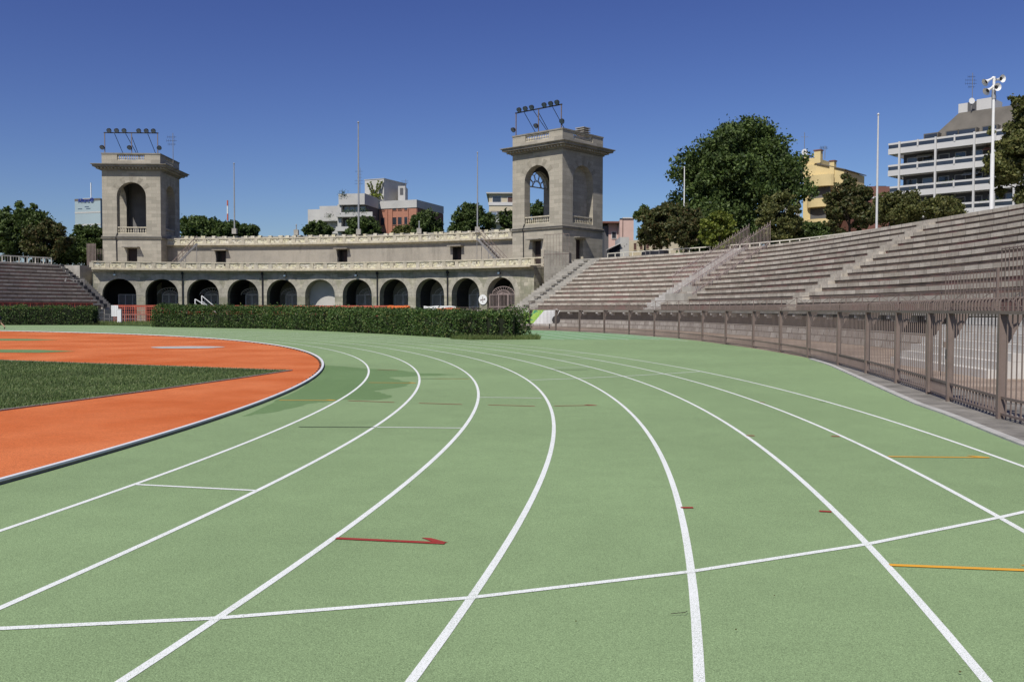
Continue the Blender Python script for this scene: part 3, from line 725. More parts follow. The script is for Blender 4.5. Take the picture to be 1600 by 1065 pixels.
# front wall, one bay at a time
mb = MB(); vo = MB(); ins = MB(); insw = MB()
def loc(t, u, dpt, z):  # local frame of a bay
    c = ap(t); n = an(t); tg = Vector((math.cos(t), -math.sin(t)))
    return Vector((c.x + tg.x * u - n.x * dpt, c.y + tg.y * u - n.y * dpt, z))
RW = ARC_R
hw = PITCHM / 2
for kk in range(11):
    t_ = AT0 + kk * ADT; base = kk * PITCHM
    hl = hw if kk else TS * 0 + (AT0 - TS) * AR
    hr = hw if kk < 10 else (TE - (AT0 + 10 * ADT)) * AR
    def Q(pts, mbb=mb, dpt=0):
        mbb.face([loc(t_, u, dpt, z) for u, z in pts], uv=[(u + base, z) for u, z in pts])
    Q([(-hl, 0), (-RW, 0), (-RW, SPR), (-hl, SPR)]); Q([(RW, 0), (hr, 0), (hr, SPR), (RW, SPR)])
    an_ = [math.pi - math.pi * i / NA for i in range(NA + 1)]
    AP = [(RW * math.cos(a), SPR + RW * math.sin(a)) for a in an_]
    RO = RW + .62
    Q([(-hl, SPR), (-RO, SPR), (-RO, TOPZ), (-hl, TOPZ)]); Q([(RO, SPR), (hr, SPR), (hr, TOPZ), (RO, TOPZ)])
    OP = [(RO * math.cos(a), SPR + RO * math.sin(a)) for a in an_]
    for i in range(NA):
        (u0, z0), (u1, z1) = AP[i], AP[i + 1]; (U0, Z0), (U1, Z1) = OP[i], OP[i + 1]
        Q([(U0, Z0), (U1, Z1), (U1, TOPZ), (U0, TOPZ)])
        a0 = -an_[i] * (RW + .3); a1 = -an_[i + 1] * (RW + .3)
        vo.face([loc(t_, u0, -.015, z0), loc(t_, u1, -.015, z1), loc(t_, U1, -.015, Z1), loc(t_, U0, -.015, Z0)], uv=[(a0, .1), (a1, .1), (a1, .7), (a0, .7)])
        D_ = 1.1 if kk != 5 else 1.4
        vo.face([loc(t_, u1, -.015, z1), loc(t_, u0, -.015, z0), loc(t_, u0, D_, z0), loc(t_, u1, D_, z1)], uv=[(a1, 0), (a0, 0), (a0, D_), (a1, D_)])
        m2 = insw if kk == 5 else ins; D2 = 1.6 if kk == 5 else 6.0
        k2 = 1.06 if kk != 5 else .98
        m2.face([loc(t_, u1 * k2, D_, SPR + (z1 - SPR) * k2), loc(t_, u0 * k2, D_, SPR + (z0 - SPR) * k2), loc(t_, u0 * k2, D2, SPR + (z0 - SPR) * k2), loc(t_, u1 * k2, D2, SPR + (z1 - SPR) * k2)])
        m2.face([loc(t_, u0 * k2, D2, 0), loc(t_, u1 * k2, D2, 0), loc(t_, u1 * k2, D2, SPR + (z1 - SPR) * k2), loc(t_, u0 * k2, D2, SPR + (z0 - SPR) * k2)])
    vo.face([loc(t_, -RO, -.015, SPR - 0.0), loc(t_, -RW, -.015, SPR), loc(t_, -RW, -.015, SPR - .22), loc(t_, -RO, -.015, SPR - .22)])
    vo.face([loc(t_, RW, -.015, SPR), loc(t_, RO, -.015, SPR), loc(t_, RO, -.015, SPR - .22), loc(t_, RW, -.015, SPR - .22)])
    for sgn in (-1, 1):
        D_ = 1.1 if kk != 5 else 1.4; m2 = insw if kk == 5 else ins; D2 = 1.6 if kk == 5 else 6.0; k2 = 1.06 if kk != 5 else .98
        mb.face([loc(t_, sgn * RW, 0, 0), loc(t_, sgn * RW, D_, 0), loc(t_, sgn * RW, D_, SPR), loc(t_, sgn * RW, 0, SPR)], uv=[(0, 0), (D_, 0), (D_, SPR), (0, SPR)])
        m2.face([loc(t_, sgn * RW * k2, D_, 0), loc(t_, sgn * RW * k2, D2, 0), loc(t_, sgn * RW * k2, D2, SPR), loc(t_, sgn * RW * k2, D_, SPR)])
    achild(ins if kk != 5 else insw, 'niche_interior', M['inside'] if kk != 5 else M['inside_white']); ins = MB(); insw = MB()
# end cheeks and roof deck
for tt, s_ in ((TS, -1), (TE, 1)):
    a, b = ap(tt), ap(tt, 7.5)
    mb.face([a, b, b + Vector((0, 0, TOPZ)), a + Vector((0, 0, TOPZ))])
achild(mb, 'arcade_wall', M['arcade']); achild(vo, 'arch_stones', M['voussoir'])
def arcpath(t0, t1, r, n, cen=None): 
    T = frange(t0, t1, n); return [Vector(ap(t, r).xy) for t in T], [an(t) for t in T]
pa, na = arcpath(TS, TE, 0, 60)
mb = MB(); mb.sweep(pa, na, [(.10, TOPZ - .22), (.10, TOPZ - .02), (.80, TOPZ + .02), (.80, TOPZ + .17), (-7.5, TOPZ + .17), (-7.5, TOPZ - .25)])
achild(mb, 'terrace_cornice', M['balus'])
DECK = TOPZ + .17
def balustrade(root, pts, nrm, z, h=.98, sp=1.75, mkname='balustrade'):
    """stone parapet: posts, plinth, top rail and slotted panels"""
    ps = resample(pts, .25)
    mb = MB(); nn = normals(ps)
    sgn = 1 if nn[0].dot(nrm[0]) > 0 else -1; nn = [n * sgn for n in nn]
    mb.sweep(ps, nn, [(-.16, z + h - .15), (-.16, z + h), (.16, z + h), (.16, z + h - .15)])
    mb.sweep(ps, nn, [(-.15, z), (-.15, z + .12), (.15, z + .12), (.15, z)])
    fchild(mb, 'balustrade_rails', M['balus'], root)
    q = resample(pts, sp); qn = normals(q)
    rr = random.Random(int(z * 10))
    for i, p in enumerate(q):
        n = qn[i] * sgn; d = Vector((n.y, -n.x)); pm = MB(); pn = MB()
        pm.obox(p, d, .24, .13, z + .12, z + h - .15)
        fchild(pm, 'balustrade_post', M['balus'], root)
        if i < len(q) - 1:
            a, b = q[i], q[i + 1]; m_ = 6
            for k in range(m_):
                a1 = a.lerp(b, (.14 + .72 * k / m_)); b1 = a.lerp(b, (.14 + .72 * (k + 1) / m_)); c = (a1 + b1) / 2; dd = (b1 - a1)
                e = .27 + .08 * math.sin(k * 1.1 + i) + rr.uniform(-.05, .05)
                pn.obox(c, dd, dd.length / 2 + .002, .06, z + .12, z + .12 + e)
                if rr.random() > .08: pn.obox(c, dd, dd.length / 2 + .002, .06, z + .12 + e + rr.uniform(.03, .09), z + h - .15)
            fchild(pn, 'balustrade_panel', M['lichen'], root)
bp, bn = arcpath(TS, TE + .035, -.5, 80)
balustrade(arc, bp, bn, DECK, 7.3 - DECK)
# downpipes and lamps on the arcade
for tt in (AT0 + .5 * ADT * 3 + 0, AT0 + 3.5 * ADT, AT0 + 6.55 * ADT, AT0 + 8.5 * ADT):
    c = ap(tt, -.09); mb = MB(); mb.tube([(c.x, c.y, 0), (c.x, c.y, TOPZ - .1)], .075, 8); mb.obox((c.x, c.y), an(tt), .12, .13, TOPZ - .45, TOPZ - .15); achild(mb, 'downpipe', M['iron_black'])
for j, tt in enumerate([AT0 - .1 * ADT, AT0 + 4.1 * ADT, AT0 + 6.0 * ADT, AT0 + 10.0 * ADT]):
    c = ap(tt, -.35, TOPZ - .55); n = an(tt)
    r_ = empty('wall_lamp', c, 0, ['small black floodlight under the terrace cornice above the leftmost arch', 'small floodlight under the cornice just left of the whitewashed niche', 'small floodlight under the cornice right of the whitewashed niche', 'small floodlight under the cornice above the rightmost arch'][j], 'lamp', 'floodlights under the terrace cornice')
    mb = MB(); mb.obox((0, 0), n, .12, .16, -.13, .1); mb.bar((0, 0, .1), (-n.x * .2, -n.y * .2, .45), .05); mb.build('lamp_housing', M['iron_black'], r_)
    mb = MB(); mb.obox((n.x * .13, n.y * .13), n, .01, .13, -.11, .08); mb.build('lamp_glass', M['lampglass'], r_)
# iron gates in the arches
for kk in range(11):
    if kk == 5: continue
    t_ = AT0 + kk * ADT
    D_ = 3.1 if kk != 10 else .5
    W_ = 1.92; H_ = 3.35 if kk != 10 else 3.3
    UL = -1.92 if kk == 10 else (-.5 if kk < 5 else -1.4)
    nm = ['first', 'second', 'third', 'fourth', 'fifth', '', 'seventh', 'eighth', 'ninth', 'tenth', 'rightmost'][kk]
    r_ = empty('iron_gate', loc(t_, 0, D_, 0), 0, f'grey iron gate closing the {nm} arch of the arcade counted from the left', 'gate', 'iron gates in the arcade')
    mb = MB(); O_ = Vector(r_.location)
    def B(u0, z0, u1, z1, w_=.05, fo=(.35 if kk < 10 else 0)): mb.bar(loc(t_, u0, D_, z0) - O_, loc(t_, u1, D_, z1) - O_, w_)
    for u in (UL, UL + (W_ - UL) / 3, UL + (W_ - UL) * 2 / 3, W_): B(u, 0, u, H_, .09)
    for z in (.15, 1.9, H_): B(UL, z, W_, z, .09)
    for j in range(1, 20): B(UL + (W_ - UL) * j / 20, .1, UL + (W_ - UL) * j / 20, H_, .04)
    mb.build('gate_bars', M['gate_grey'] if kk != 10 else M['iron_pale'], r_)
    if kk:
        mb = MB()
        B_ = B; B = lambda u0, z0, u1, z1, w_: B_(u0 + (.45 if kk < 10 else 0), z0, u1 + (.45 if kk < 10 else 0), z1, w_)
        for r1 in (1.0, .55):
            for j in range(12):
                a0, a1 = math.pi * j / 12, math.pi * (j + 1) / 12
                B(1.55 * r1 * math.cos(a0), H_ + .9 * r1 * math.sin(a0), 1.55 * r1 * math.cos(a1), H_ + .9 * r1 * math.sin(a1), .06)
        for j in range(1, 12): a0 = math.pi * j / 12; B(.2 * math.cos(a0), H_ + .1 * math.sin(a0), 1.5 * math.cos(a0), H_ + .88 * math.sin(a0), .04)
        mb.build('fanlight', M['gate_grey'] if kk != 10 else M['iron_pale'], r_)
# round emergency sign between the last two arches
c = loc(AT0 + 9.5 * ADT, 0, -.04, 0); n = an(AT0 + 9.5 * ADT); zc = 2.72
r_ = empty('round_sign', (c.x, c.y, zc), 0, 'round white sign with a dark cross on the pier before the rightmost arch', 'sign')
mb = MB(); mb.tube([(0, 0, 0), (n.x * .04, n.y * .04, 0)], .58, 24); mb.build('sign_disc', M['white_metal'], r_)
mb = MB(); d = Vector((-n.y, n.x))
f0 = n * .05
mb.obox((f0.x, f0.y), d, .34, .012, -.035, .035); mb.obox((f0.x * 1.02, f0.y * 1.02), d, .035, .013, -.34, .34)
for sx, sz in ((1, 1), (-1, -1)):
    mb.obox((f0.x + d.x * sx * .24, f0.y + d.y * sx * .24), d, .1, .014, sz * .1 - .03, sz * .1 + .03)
mb.build('cross_mark', M['iron'], r_)

# ---- upper terrace
def circ3(a, b, c):
    ax, ay = a; bx, by = b; cx, cy = c; d = 2 * (ax * (by - cy) + bx * (cy - ay) + cx * (ay - by))
    ux = ((ax * ax + ay * ay) * (by - cy) + (bx * bx + by * by) * (cy - ay) + (cx * cx + cy * cy) * (ay - by)) / d
    uy = ((ax * ax + ay * ay) * (cx - bx) + (bx * bx + by * by) * (ax - cx) + (cx * cx + cy * cy) * (bx - ax)) / d
    return Vector((ux, uy)), math.hypot(ax - ux, ay - uy)
UC, UR = circ3((-44.6, 119.4), (-24.2, 116.4), (-1.2, 107.6))
def up_(t, r=0, z=0): return Vector((UC.x + (UR + r) * math.sin(t), UC.y + (UR + r) * math.cos(t), z))
def ut(px):   # angle at a photo column
    lo, hi = -1.2, 1.2
    for _ in range(40):
        m_ = (lo + hi) / 2; q = up_(m_); u = 800 + F_PX * q.x / q.y
        if u < px: lo = m_
        else: hi = m_
    return lo
terr = empty('upper_terrace', up_(ut(530)), 0, 'plain curved upper wall between the two towers with a balustrade and pale blocks on top', 'building')
U0, U1 = ut(262), ut(806)
UW = 9.95
doors = [(ut(346.5), 'left'), (ut(536), 'mid'), (ut(714), 'right')]
T = frange(U0, U1, 240)
mb = MB(); dw = .66
def upn(t): return Vector((-math.sin(t), -math.cos(t)))
L = 0
pts = [up_(t).xy for t in T]
for t0, t1 in zip(T, T[1:]):
    a, b = up_(t0), up_(t1); tm = (t0 + t1) / 2; dl = (b - a).length
    isd = any(abs(tm - td) * UR < dw for td, _ in doors)
    z0 = 9.15 if isd else 0
    mb.face([a + Vector((0, 0, z0)), b + Vector((0, 0, z0)), b + Vector((0, 0, UW)), a + Vector((0, 0, UW))], uv=[(L, z0), (L + dl, z0), (L + dl, UW), (L, UW)])
    L += dl
a2 = [up_(t, 5) for t in T]
for i in range(len(T) - 1):
    mb.face([a2[i + 1], a2[i], a2[i] + Vector((0, 0, UW)), a2[i + 1] + Vector((0, 0, UW))])
    mb.face([up_(T[i], 0, UW), up_(T[i + 1], 0, UW), a2[i + 1] + Vector((0, 0, UW)), a2[i] + Vector((0, 0, UW))])
fchild(mb, 'terrace_wall', M['plaster'], terr)
pu = [Vector(up_(t).xy) for t in T]; nu = [upn(t) for t in T]
mb = MB(); mb.sweep(pu, nu, [(.02, UW - .35), (.02, UW - .22), (.55, UW - .08), (.55, UW + .04), (-.6, UW + .04), (-.6, UW - .3)]); fchild(mb, 'upper_cornice', M['balus'], terr)
pu2 = [Vector(up_(t, -.35).xy) for t in T]
balustrade(terr, pu2, nu, UW + .04, .80, 1.75)
mb = MB(); mb.sweep(pu, nu, [(-.9, UW + .04), (-.9, UW + 1.12), (-1.15, UW + 1.12), (-1.15, UW + .04)]); fchild(mb, 'back_parapet', M['conc'], terr)
rr = random.Random(4); s_ = .6; tot = (U1 - U0) * UR
while s_ < tot - .5:
    t_ = U0 + s_ / UR; c = up_(t_, .85); mb = MB(); mb.obox(c.xy, upn(t_), .22, rr.uniform(.22, .3), UW + .04, UW + 1.2 + rr.uniform(-.03, .03))
    fchild(mb, 'pale_block', M['lichen'], terr); s_ += rr.choice([.8, 1.45, 1.45, .95])
# doors in the upper wall: recess, leaf, canopy
for td, nm in doors:
    n = upn(td); tg = Vector((-n.y, n.x)); c = up_(td)
    mb = MB()
    for sx in (-1, 1):
        q = Vector((c.x, c.y)) + tg * sx * (dw - .02) - n * .6
        mb.obox(q, n, .6, .05, 5.5, 9.17)
    mb.obox(Vector((c.x, c.y)) - n * .6, n, .6, dw, 9.15, 9.25); mb.obox(Vector((c.x, c.y)) - n * 1.0, n, .05, dw, 5.5, 9.15)
    fr = fchild(mb, 'door_recess', M['inside'], terr)
    mb = MB(); q = Vector((c.x, c.y)) - n * .55 + tg * .25; mb.obox(q, n, .03, .4, DECK, 9.0); fchild(mb, 'door', M['dark_door'], terr)
    mb = MB(); q = Vector((c.x, c.y)) + n * .42; mb.obox(q, n, .42, .95, 9.22, 9.32); fchild(mb, 'door_canopy', M['plaster'], terr)
# metal stairs on the terrace
def metal_stairs(pa_, pb_, label):
    """pa_ low end, pb_ high end (3d)"""
    a = Vector(pa_); b = Vector(pb_); r_ = empty('metal_stairs', a, 0, label, 'stairs', 'metal stairs on the terrace')
    d = (b - a); h = Vector((d.x, d.y, 0)).normalized(); s_ = Vector((-h.y, h.x, 0)) * .5; mb = MB()
    for k in (-1, 1): mb.bar(s_ * k, d + s_ * k, .07, .24)
    mb.build('stringers', M['iron_grey'], r_); mb = MB()
    for i in range(1, 14):
        p = d * (i / 14); mb.bar(p - s_, p + s_, .26, .05)
    mb.build('treads', M['iron_grey'], r_); mb = MB(); U_ = Vector((0, 0, 1.0))
    for k in (-1, 1):
        mb.bar(s_ * k + U_, d + s_ * k + U_, .05); mb.bar(s_ * k + U_ * .5, d + s_ * k + U_ * .5, .035)
        for i in range(0, 8): p = d * (i / 7) + s_ * k; mb.bar(p, p + U_, .035)
    mb.build('handrails', M['iron'], r_); mb = MB()
    for k in (-1, 1):
        p = d * .98 + s_ * k; mb.bar(p, (p.x, p.y, 0), .06); mb.bar((p.x, p.y, 0), d * .4 + s_ * k, .04); p = d * .55 + s_ * k; mb.bar(p, (p.x, p.y, 0), .06)
    mb.build('supports', M['iron_grey'], r_)
a = P(268, 408, 114.6); b = P(308, 384, 115.6); metal_stairs((a.x, a.y, DECK), (b.x, b.y, UW - .1), 'rusty metal stairs against the upper wall beside the left tower')
a = P(790, 402, 103.6); b = P(748, 378, 105.4); metal_stairs((a.x, a.y, DECK), (b.x, b.y, UW - .1), 'rusty metal stairs against the upper wall beside the right tower')

# ------------------------------------------------------------------ towers
TSZ = 7.4
def arch_wall(mb, u0, u1, z0, z1, uc, r, zs, zb, mat_pos, jd, NA=18, jamb=True, vb=None):
    """wall face with a round-headed opening; mat_pos(u,z,d) gives the point, d = depth behind the face"""
    Q = lambda pts: mb.face([mat_pos(u, z, 0) for u, z in pts], uv=[(u, z) for u, z in pts])
    if zb > z0: Q([(u0, z0), (u1, z0), (u1, zb), (u0, zb)])
    Q([(u0, zb), (uc - r, zb), (uc - r, zs), (u0, zs)]); Q([(uc + r, zb), (u1, zb), (u1, zs), (uc + r, zs)])
    Q([(u0, zs), (uc - r, zs), (uc - r, z1), (u0, z1)]); Q([(uc + r, zs), (u1, zs), (u1, z1), (uc + r, z1)])
    A = [(uc - r * math.cos(math.pi * i / NA), zs + r * math.sin(math.pi * i / NA)) for i in range(NA + 1)]
    for a, b in zip(A, A[1:]):
        Q([a, b, (b[0], z1), (a[0], z1)])
        mb.face([mat_pos(b[0], b[1], 0), mat_pos(a[0], a[1], 0), mat_pos(a[0], a[1], jd), mat_pos(b[0], b[1], jd)])
    for s_ in (-1, 1):
        mb.face([mat_pos(uc + s_ * r, zb, 0), mat_pos(uc + s_ * r, zb, jd), mat_pos(uc + s_ * r, zs, jd), mat_pos(uc + s_ * r, zs, 0)], uv=[(0, zb), (jd, zb), (jd, zs), (0, zs)])
    mb.face([mat_pos(uc - r, zb, 0), mat_pos(uc + r, zb, 0), mat_pos(uc + r, zb, jd), mat_pos(uc - r, zb, jd)])
    return A
def baluster_row(mb, f, n, z0, z1, rail=True):
    """f(t) -> (x,y) for t in 0..1"""
    a, b = Vector(f(0)), Vector(f(1)); d = (b - a)
    for i in range(n):
        p = a.lerp(b, (i + .5) / n); h = z1 - z0 - .24; zz = z0 + .1
        mb.lathe((p.x, p.y, zz), [(.075, 0), (.05, .05), (.10, h * .32), (.045, h * .72), (.075, h * .9), (.075, h)], 6)
    c = (a + b) / 2
    mb.obox(c, d, d.length / 2, .11, z0, z0 + .1); mb.obox(c, d, d.length / 2, .13, z1 - .14, z1)
def make_tower(name, loc_, rz, label, rig_label):
    root = empty(name, loc_, rz, label, 'tower', 'square stone towers at the ends of the arcade')
    s = TSZ; zb_, zbelt, zc, zt = 0, 10.55, 19.25, 21.5
    faces = {'front': lambda u, z, d: (u, d, z), 'right': lambda u, z, d: (s - d, u, z), 'back': lambda u, z, d: (s - u, s - d, z), 'left': lambda u, z, d: (d, s - u, z)}
    body = MB()
    for nm, fn in faces.items():   # lower stage
        fn2 = fn
        if nm in ('front', 'right'):
            dc = s / 2 if nm == 'front' else s * .42
            w2 = .65; top = 9.35 if nm == 'front' else 9.5
            Q = lambda pts: body.face([fn2(u, z, 0) for u, z in pts], uv=pts)
            Q([(0, 0), (dc - w2, 0), (dc - w2, zbelt), (0, zbelt)]); Q([(dc + w2, 0), (s, 0), (s, zbelt), (dc + w2, zbelt)])
            Q([(dc - w2, top), (dc + w2, top), (dc + w2, zbelt), (dc - w2, zbelt)])
            for a, b in (((dc - w2, 0), (dc - w2, top)), ((dc + w2, 0), (dc + w2, top)), ((dc - w2, top), (dc + w2, top))):
                body.face([fn2(a[0], a[1], 0), fn2(b[0], b[1], 0), fn2(b[0], b[1], .6), fn2(a[0], a[1], .6)])
        else:
            body.face([fn(0, 0, 0), fn(s, 0, 0), fn(s, zbelt, 0), fn(0, zbelt, 0)], uv=[(0, 0), (s, 0), (s, zbelt), (0, zbelt)])
    for nm, fn in faces.items():   # upper stage with arches
        jd = .95 if nm in ('front', 'left') else (.9 if nm == 'right' else .95)
        arch_wall(body, 0, s, 10.9, zc, s / 2, 1.85, 15.95, 11.25, fn, jd)
        if nm in ('right', 'back'):  # blind niche back
            N_ = 18; A = [(s / 2 - 1.86 * math.cos(math.pi * i / N_), 15.95 + 1.86 * math.sin(math.pi * i / N_)) for i in range(N_ + 1)]
            for a, b in zip(A, A[1:]): body.face([fn(a[0], 11.2, jd - .02), fn(b[0], 11.2, jd - .02), fn(b[0], b[1], jd - .02), fn(a[0], a[1], jd - .02)], uv=[(a[0], 11.2), (b[0], 11.2), (b[0], b[1]), (a[0], a[1])])
    body.build('tower_walls', M['tower'], root)
    # inner room
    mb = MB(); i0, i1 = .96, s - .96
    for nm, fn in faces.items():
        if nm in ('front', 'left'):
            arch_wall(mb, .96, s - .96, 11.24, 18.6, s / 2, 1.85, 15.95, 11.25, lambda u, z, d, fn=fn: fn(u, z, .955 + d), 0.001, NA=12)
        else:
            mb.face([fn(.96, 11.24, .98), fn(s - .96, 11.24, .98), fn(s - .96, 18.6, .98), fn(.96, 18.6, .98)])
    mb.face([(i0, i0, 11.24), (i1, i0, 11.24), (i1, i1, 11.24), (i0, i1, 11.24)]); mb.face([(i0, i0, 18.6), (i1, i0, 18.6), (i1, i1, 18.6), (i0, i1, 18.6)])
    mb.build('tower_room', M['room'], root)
    # belt courses, frieze, cornice
    def ring(z0, z1, e0, e1, mat, nm):
        mb = MB()
        mb.hexa([(-e0, -e0, z0), (s + e0, -e0, z0), (s + e0, s + e0, z0), (-e0, s + e0, z0), (-e1, -e1, z1), (s + e1, -e1, z1), (s + e1, s + e1, z1), (-e1, s + e1, z1)])
        return mb.build(nm, mat, root)
    ring(10.55, 10.68, .16, .2, M['tower_dark'], 'belt_course'); ring(10.683, 10.80, .05, .05, M['tower_dark'], 'belt_course'); ring(10.803, 10.90, .14, .10, M['tower_dark'], 'belt_course')
    mb = MB()
    def fr(mbx, z0, z1, e0, e1):
        for a, b in (((-e0, -e0), (s + e0, -e0)), ((s + e0, -e0), (s + e0, s + e0)), ((s + e0, s + e0), (-e0, s + e0)), ((-e0, s + e0), (-e0, -e0))):
            def gx(p): return tuple((-e1 if v < 0 else s + e1) for v in p)
            a1, b1 = gx(a), gx(b)
            mbx.face([(a[0], a[1], z0), (b[0], b[1], z0), (b1[0], b1[1], z1), (a1[0], a1[1], z1)])
    prof = [(19.25, 0.0), (19.25, .12), (19.42, .16), (19.42, .30), (19.62, .34), (19.66, .84), (19.86, .88), (19.95, 1.05), (20.02, 1.05), (20.12, .16)]
    for (z0, e0), (z1, e1) in zip(prof, prof[1:]): fr(mb, z0, z1, e0, e1)
    mb.build('cornice', M['tower_dark'], root)
    for k in range(19):
        u = -.25 + (s + .5) * k / 18
        for q in ((u - .1, u + .1, -.62, -.34), (s + .34, s + .62, u - .1, u + .1), (-.62, -.34, u - .1, u + .1)):
            mb = MB(); mb.box(*q, 19.44, 19.61); mb.build('dentil', M['tower'], root)
    mb = MB()   # long wedge stones round the arch heads
    for nm in ('front', 'right'):
        fn = faces[nm]
        for a_ in (90, 62, 118, 34, 146):
            da, r1_ = 5.5, 2.95 if a_ == 90 else 2.65
            q = [(s / 2 + rr_ * math.cos(R(a_ + e_)), 15.95 + rr_ * math.sin(R(a_ + e_))) for rr_, e_ in ((1.87, -da), (1.87, da), (r1_, da * 1.15), (r1_, -da * 1.15))]
            mb = MB(); mb.face([fn(u, z, -.012) for u, z in q]); mb.build('wedge_stone', M['wedge'], root)
    # parapet with baluster openings
    mb = MB(); bl = MB(); e = -.02; thk = .35
    def seg(x0, x1, y0, y1, z0, z1): mb.box(x0, x1, y0, y1, z0, z1)
    z0, z1 = 20.12, 21.5
    ow = 1.75
    mb.box(0, s, 0, thk, z0, 20.55); mb.box(0, s, s - thk, s, z0, 20.55); mb.box(0, thk, thk + .001, s - thk - .001, z0, 20.55); mb.box(s - thk, s, thk + .001, s - thk - .001, z0, 20.55)
    for ya in (0, s - thk):
        mb.box(0, s / 2 - ow, ya, ya + thk, 20.551, 21.34); mb.box(s / 2 + ow, s, ya, ya + thk, 20.551, 21.34)
    for xa in (0, s - thk):
        mb.box(xa, xa + thk, thk + .001, s / 2 - ow, 20.551, 21.34); mb.box(xa, xa + thk, s / 2 + ow, s - thk - .001, 20.551, 21.34)
    mb.build('parapet', M['tower'], root)
    mb = MB(); mb.box(-.06, s + .06, -.06, thk + .05, 21.342, 21.5); mb.box(-.06, s + .06, s - thk - .05, s + .06, 21.342, 21.5); mb.box(-.06, thk + .05, thk + .052, s - thk - .052, 21.342, 21.5); mb.box(s - thk - .05, s + .06, thk + .052, s - thk - .052, 21.342, 21.5)
    mb.build('parapet_coping', M['tower_dark'], root)
    mb = MB(); mb.box(thk, s - thk, thk, s - thk, 20.0, 20.2); mb.build('roof', M['conc'], root)
    baluster_row(bl, lambda t: (s / 2 - ow + 2 * ow * t, thk / 2), 14, 20.56, 21.34)
    baluster_row(bl, lambda t: (s - thk / 2, s / 2 - ow + 2 * ow * t), 14, 20.56, 21.34)
    baluster_row(bl, lambda t: (s / 2 - ow + 2 * ow * t, s - thk / 2), 14, 20.56, 21.34)
    bl.build('parapet_balusters', M['balus'], root)
    for fn in (lambda t: (s / 2 - 1.84 + 3.68 * t, .22), lambda t: (s - .22, s / 2 - 1.84 + 3.68 * t)):
        bl = MB(); baluster_row(bl, fn, 12, 11.26, 12.1); bl.build('arch_balustrade', M['balus'], root)
    # door and canopies
    mb = MB(); mb.box(s / 2 - .62, s / 2 + .62, .5, .56, 5.5, 9.33); mb.build('door', M['dark_door'], root)
    mb = MB(); mb.box(s - .56, s - .5, s * .42 - .62, s * .42 + .62, 5.5, 9.45); mb.build('door', M['dark_door'], root)
    mb = MB(); mb.box(s / 2 - 1.0, s / 2 + 1.0, -.85, .0, 9.42, 9.52); mb.build('door_canopy', M['tower_dark'], root); mb = MB(); mb.box(s, s + .8, s * .42 - 1.0, s * .42 + 1.0, 9.62, 9.72); mb.build('door_canopy', M['tower_dark'], root)
    mb = MB(); mb.tube([(1.9, -.07, 11.3), (1.75, -.07, 10.9), (1.75, -.27, 10.7), (1.75, -.10, 10.4), (1.8, -.07, 6.4)], .055, 6); mb.build('downpipe', M['iron_black'], root)
    mb = MB(); mb.box(s - .94, s - .90, s / 2 - .25, s / 2 + .25, 13.4, 14.0); mb.build('small_window', M['iron_black'], root)
    mb = MB(); mb.box(4.6, 5.9, s - 1.02, s - 1.0, 15.3, 16.2); mb.build('wall_opening', M['iron_black'], root)
    # floodlight rig
    lw = root.matrix_basis
    rg = empty('floodlight_rig', root.matrix_basis @ Vector((0, 0, 21.5)) if False else (Matrix.Translation(loc_) @ Matrix.Rotation(rz, 4, 'Z')) @ Vector((0, .2, 21.5)), rz, rig_label, 'floodlight rig', 'floodlight rigs on the tower tops')
    mb = MB()
    for u in (.35, s / 2 + .05, s - .35): mb.bar((u, 0, -.1), (u, 0, 2.6), .09)
    mb.build('posts', M['iron'], rg)
    mb = MB(); mb.bar((.25, 0, 2.6), (s - .25, 0, 2.6), .12); mb.bar((1.6, 0, 2.5), (2.2, 2.4, -.8), .05); mb.bar((s / 2 + .05, 0, 2.2), (s / 2 + .4, 2.4, -.8), .05); mb.bar((s / 2 - .7, 0, 2.5), (s / 2 + .4, 2.4, -.8), .05); mb.bar((s - 1.6, 0, 2.5), (s - 1.0, 2.4, -.8), .05)
    mb.build('crossbar', M['iron_black'], rg)
    for u, z, dx in [(1.0, 2.9, 0), (1.95, 2.9, 0), (2.9, 2.9, 0), (4.75, 2.9, 0), (5.7, 2.9, 0), (6.6, 2.9, 0), (.1, .75, -1), (s / 2 - .15, .75, -1), (s - .1, .75, 1)]:
        mb = MB(); c = Vector((u, -.15, z)); ax = Vector((.15 * dx, -.75, -.62)).normalized()
        mb.tube([c - ax * .2, c - ax * .08, c + ax * .12, c + ax * .16], [.10, .24, .31, .31], 12)
        mb.bar(c - ax * .1, (u, 0, z - .3), .06)
        h = mb.build('floodlight', M['iron_black'], rg, smooth=False)
        mb = MB(); mb.tube([c + ax * .161, c + ax * .168], [.27, .27], 12); mb.build('lens', M['lampglass'], h)
    return root, rg
S_, C_ = math.sin, math.cos
a = R(2.0)
tl, rl = make_tower('tower', (-45.2 - TSZ * C_(a), 117 - TSZ * S_(a), 0), a, 'left square stone tower with open arch and deep cornice, its right side in shade', 'row of floodlights on a thin frame on top of the left tower')
tr_, rrg = make_tower('tower', (.02, 105.0, 0), R(-42.3), 'right square stone tower seen on its corner, beside the grandstand', 'row of floodlights on a slanting frame on top of the right tower')
# things inside and on the right tower
q = Matrix.Translation((.02, 105.0, 0)) @ Matrix.Rotation(R(-42.3), 4, 'Z')
c = q @ Vector((TSZ - 1.0, 4.9, 20.2)); r_ = empty('roof_vent', c, R(-42.3), 'small louvred brick vent stack on the roof of the right tower', 'vent')
mb = MB(); mb.box(-.55, .55, -.55, .55, 0, 1.2); mb.box(-.45, .45, -.45, .45, 1.2, 2.0); mb.build('stack', M['riser'], r_)
mb = MB()
for z in (1.3, 1.55, 1.8, 2.02): mb.box(-.62, .62, -.62, .62, z, z + .09)
mb.build('louvres', M['conc'], r_)
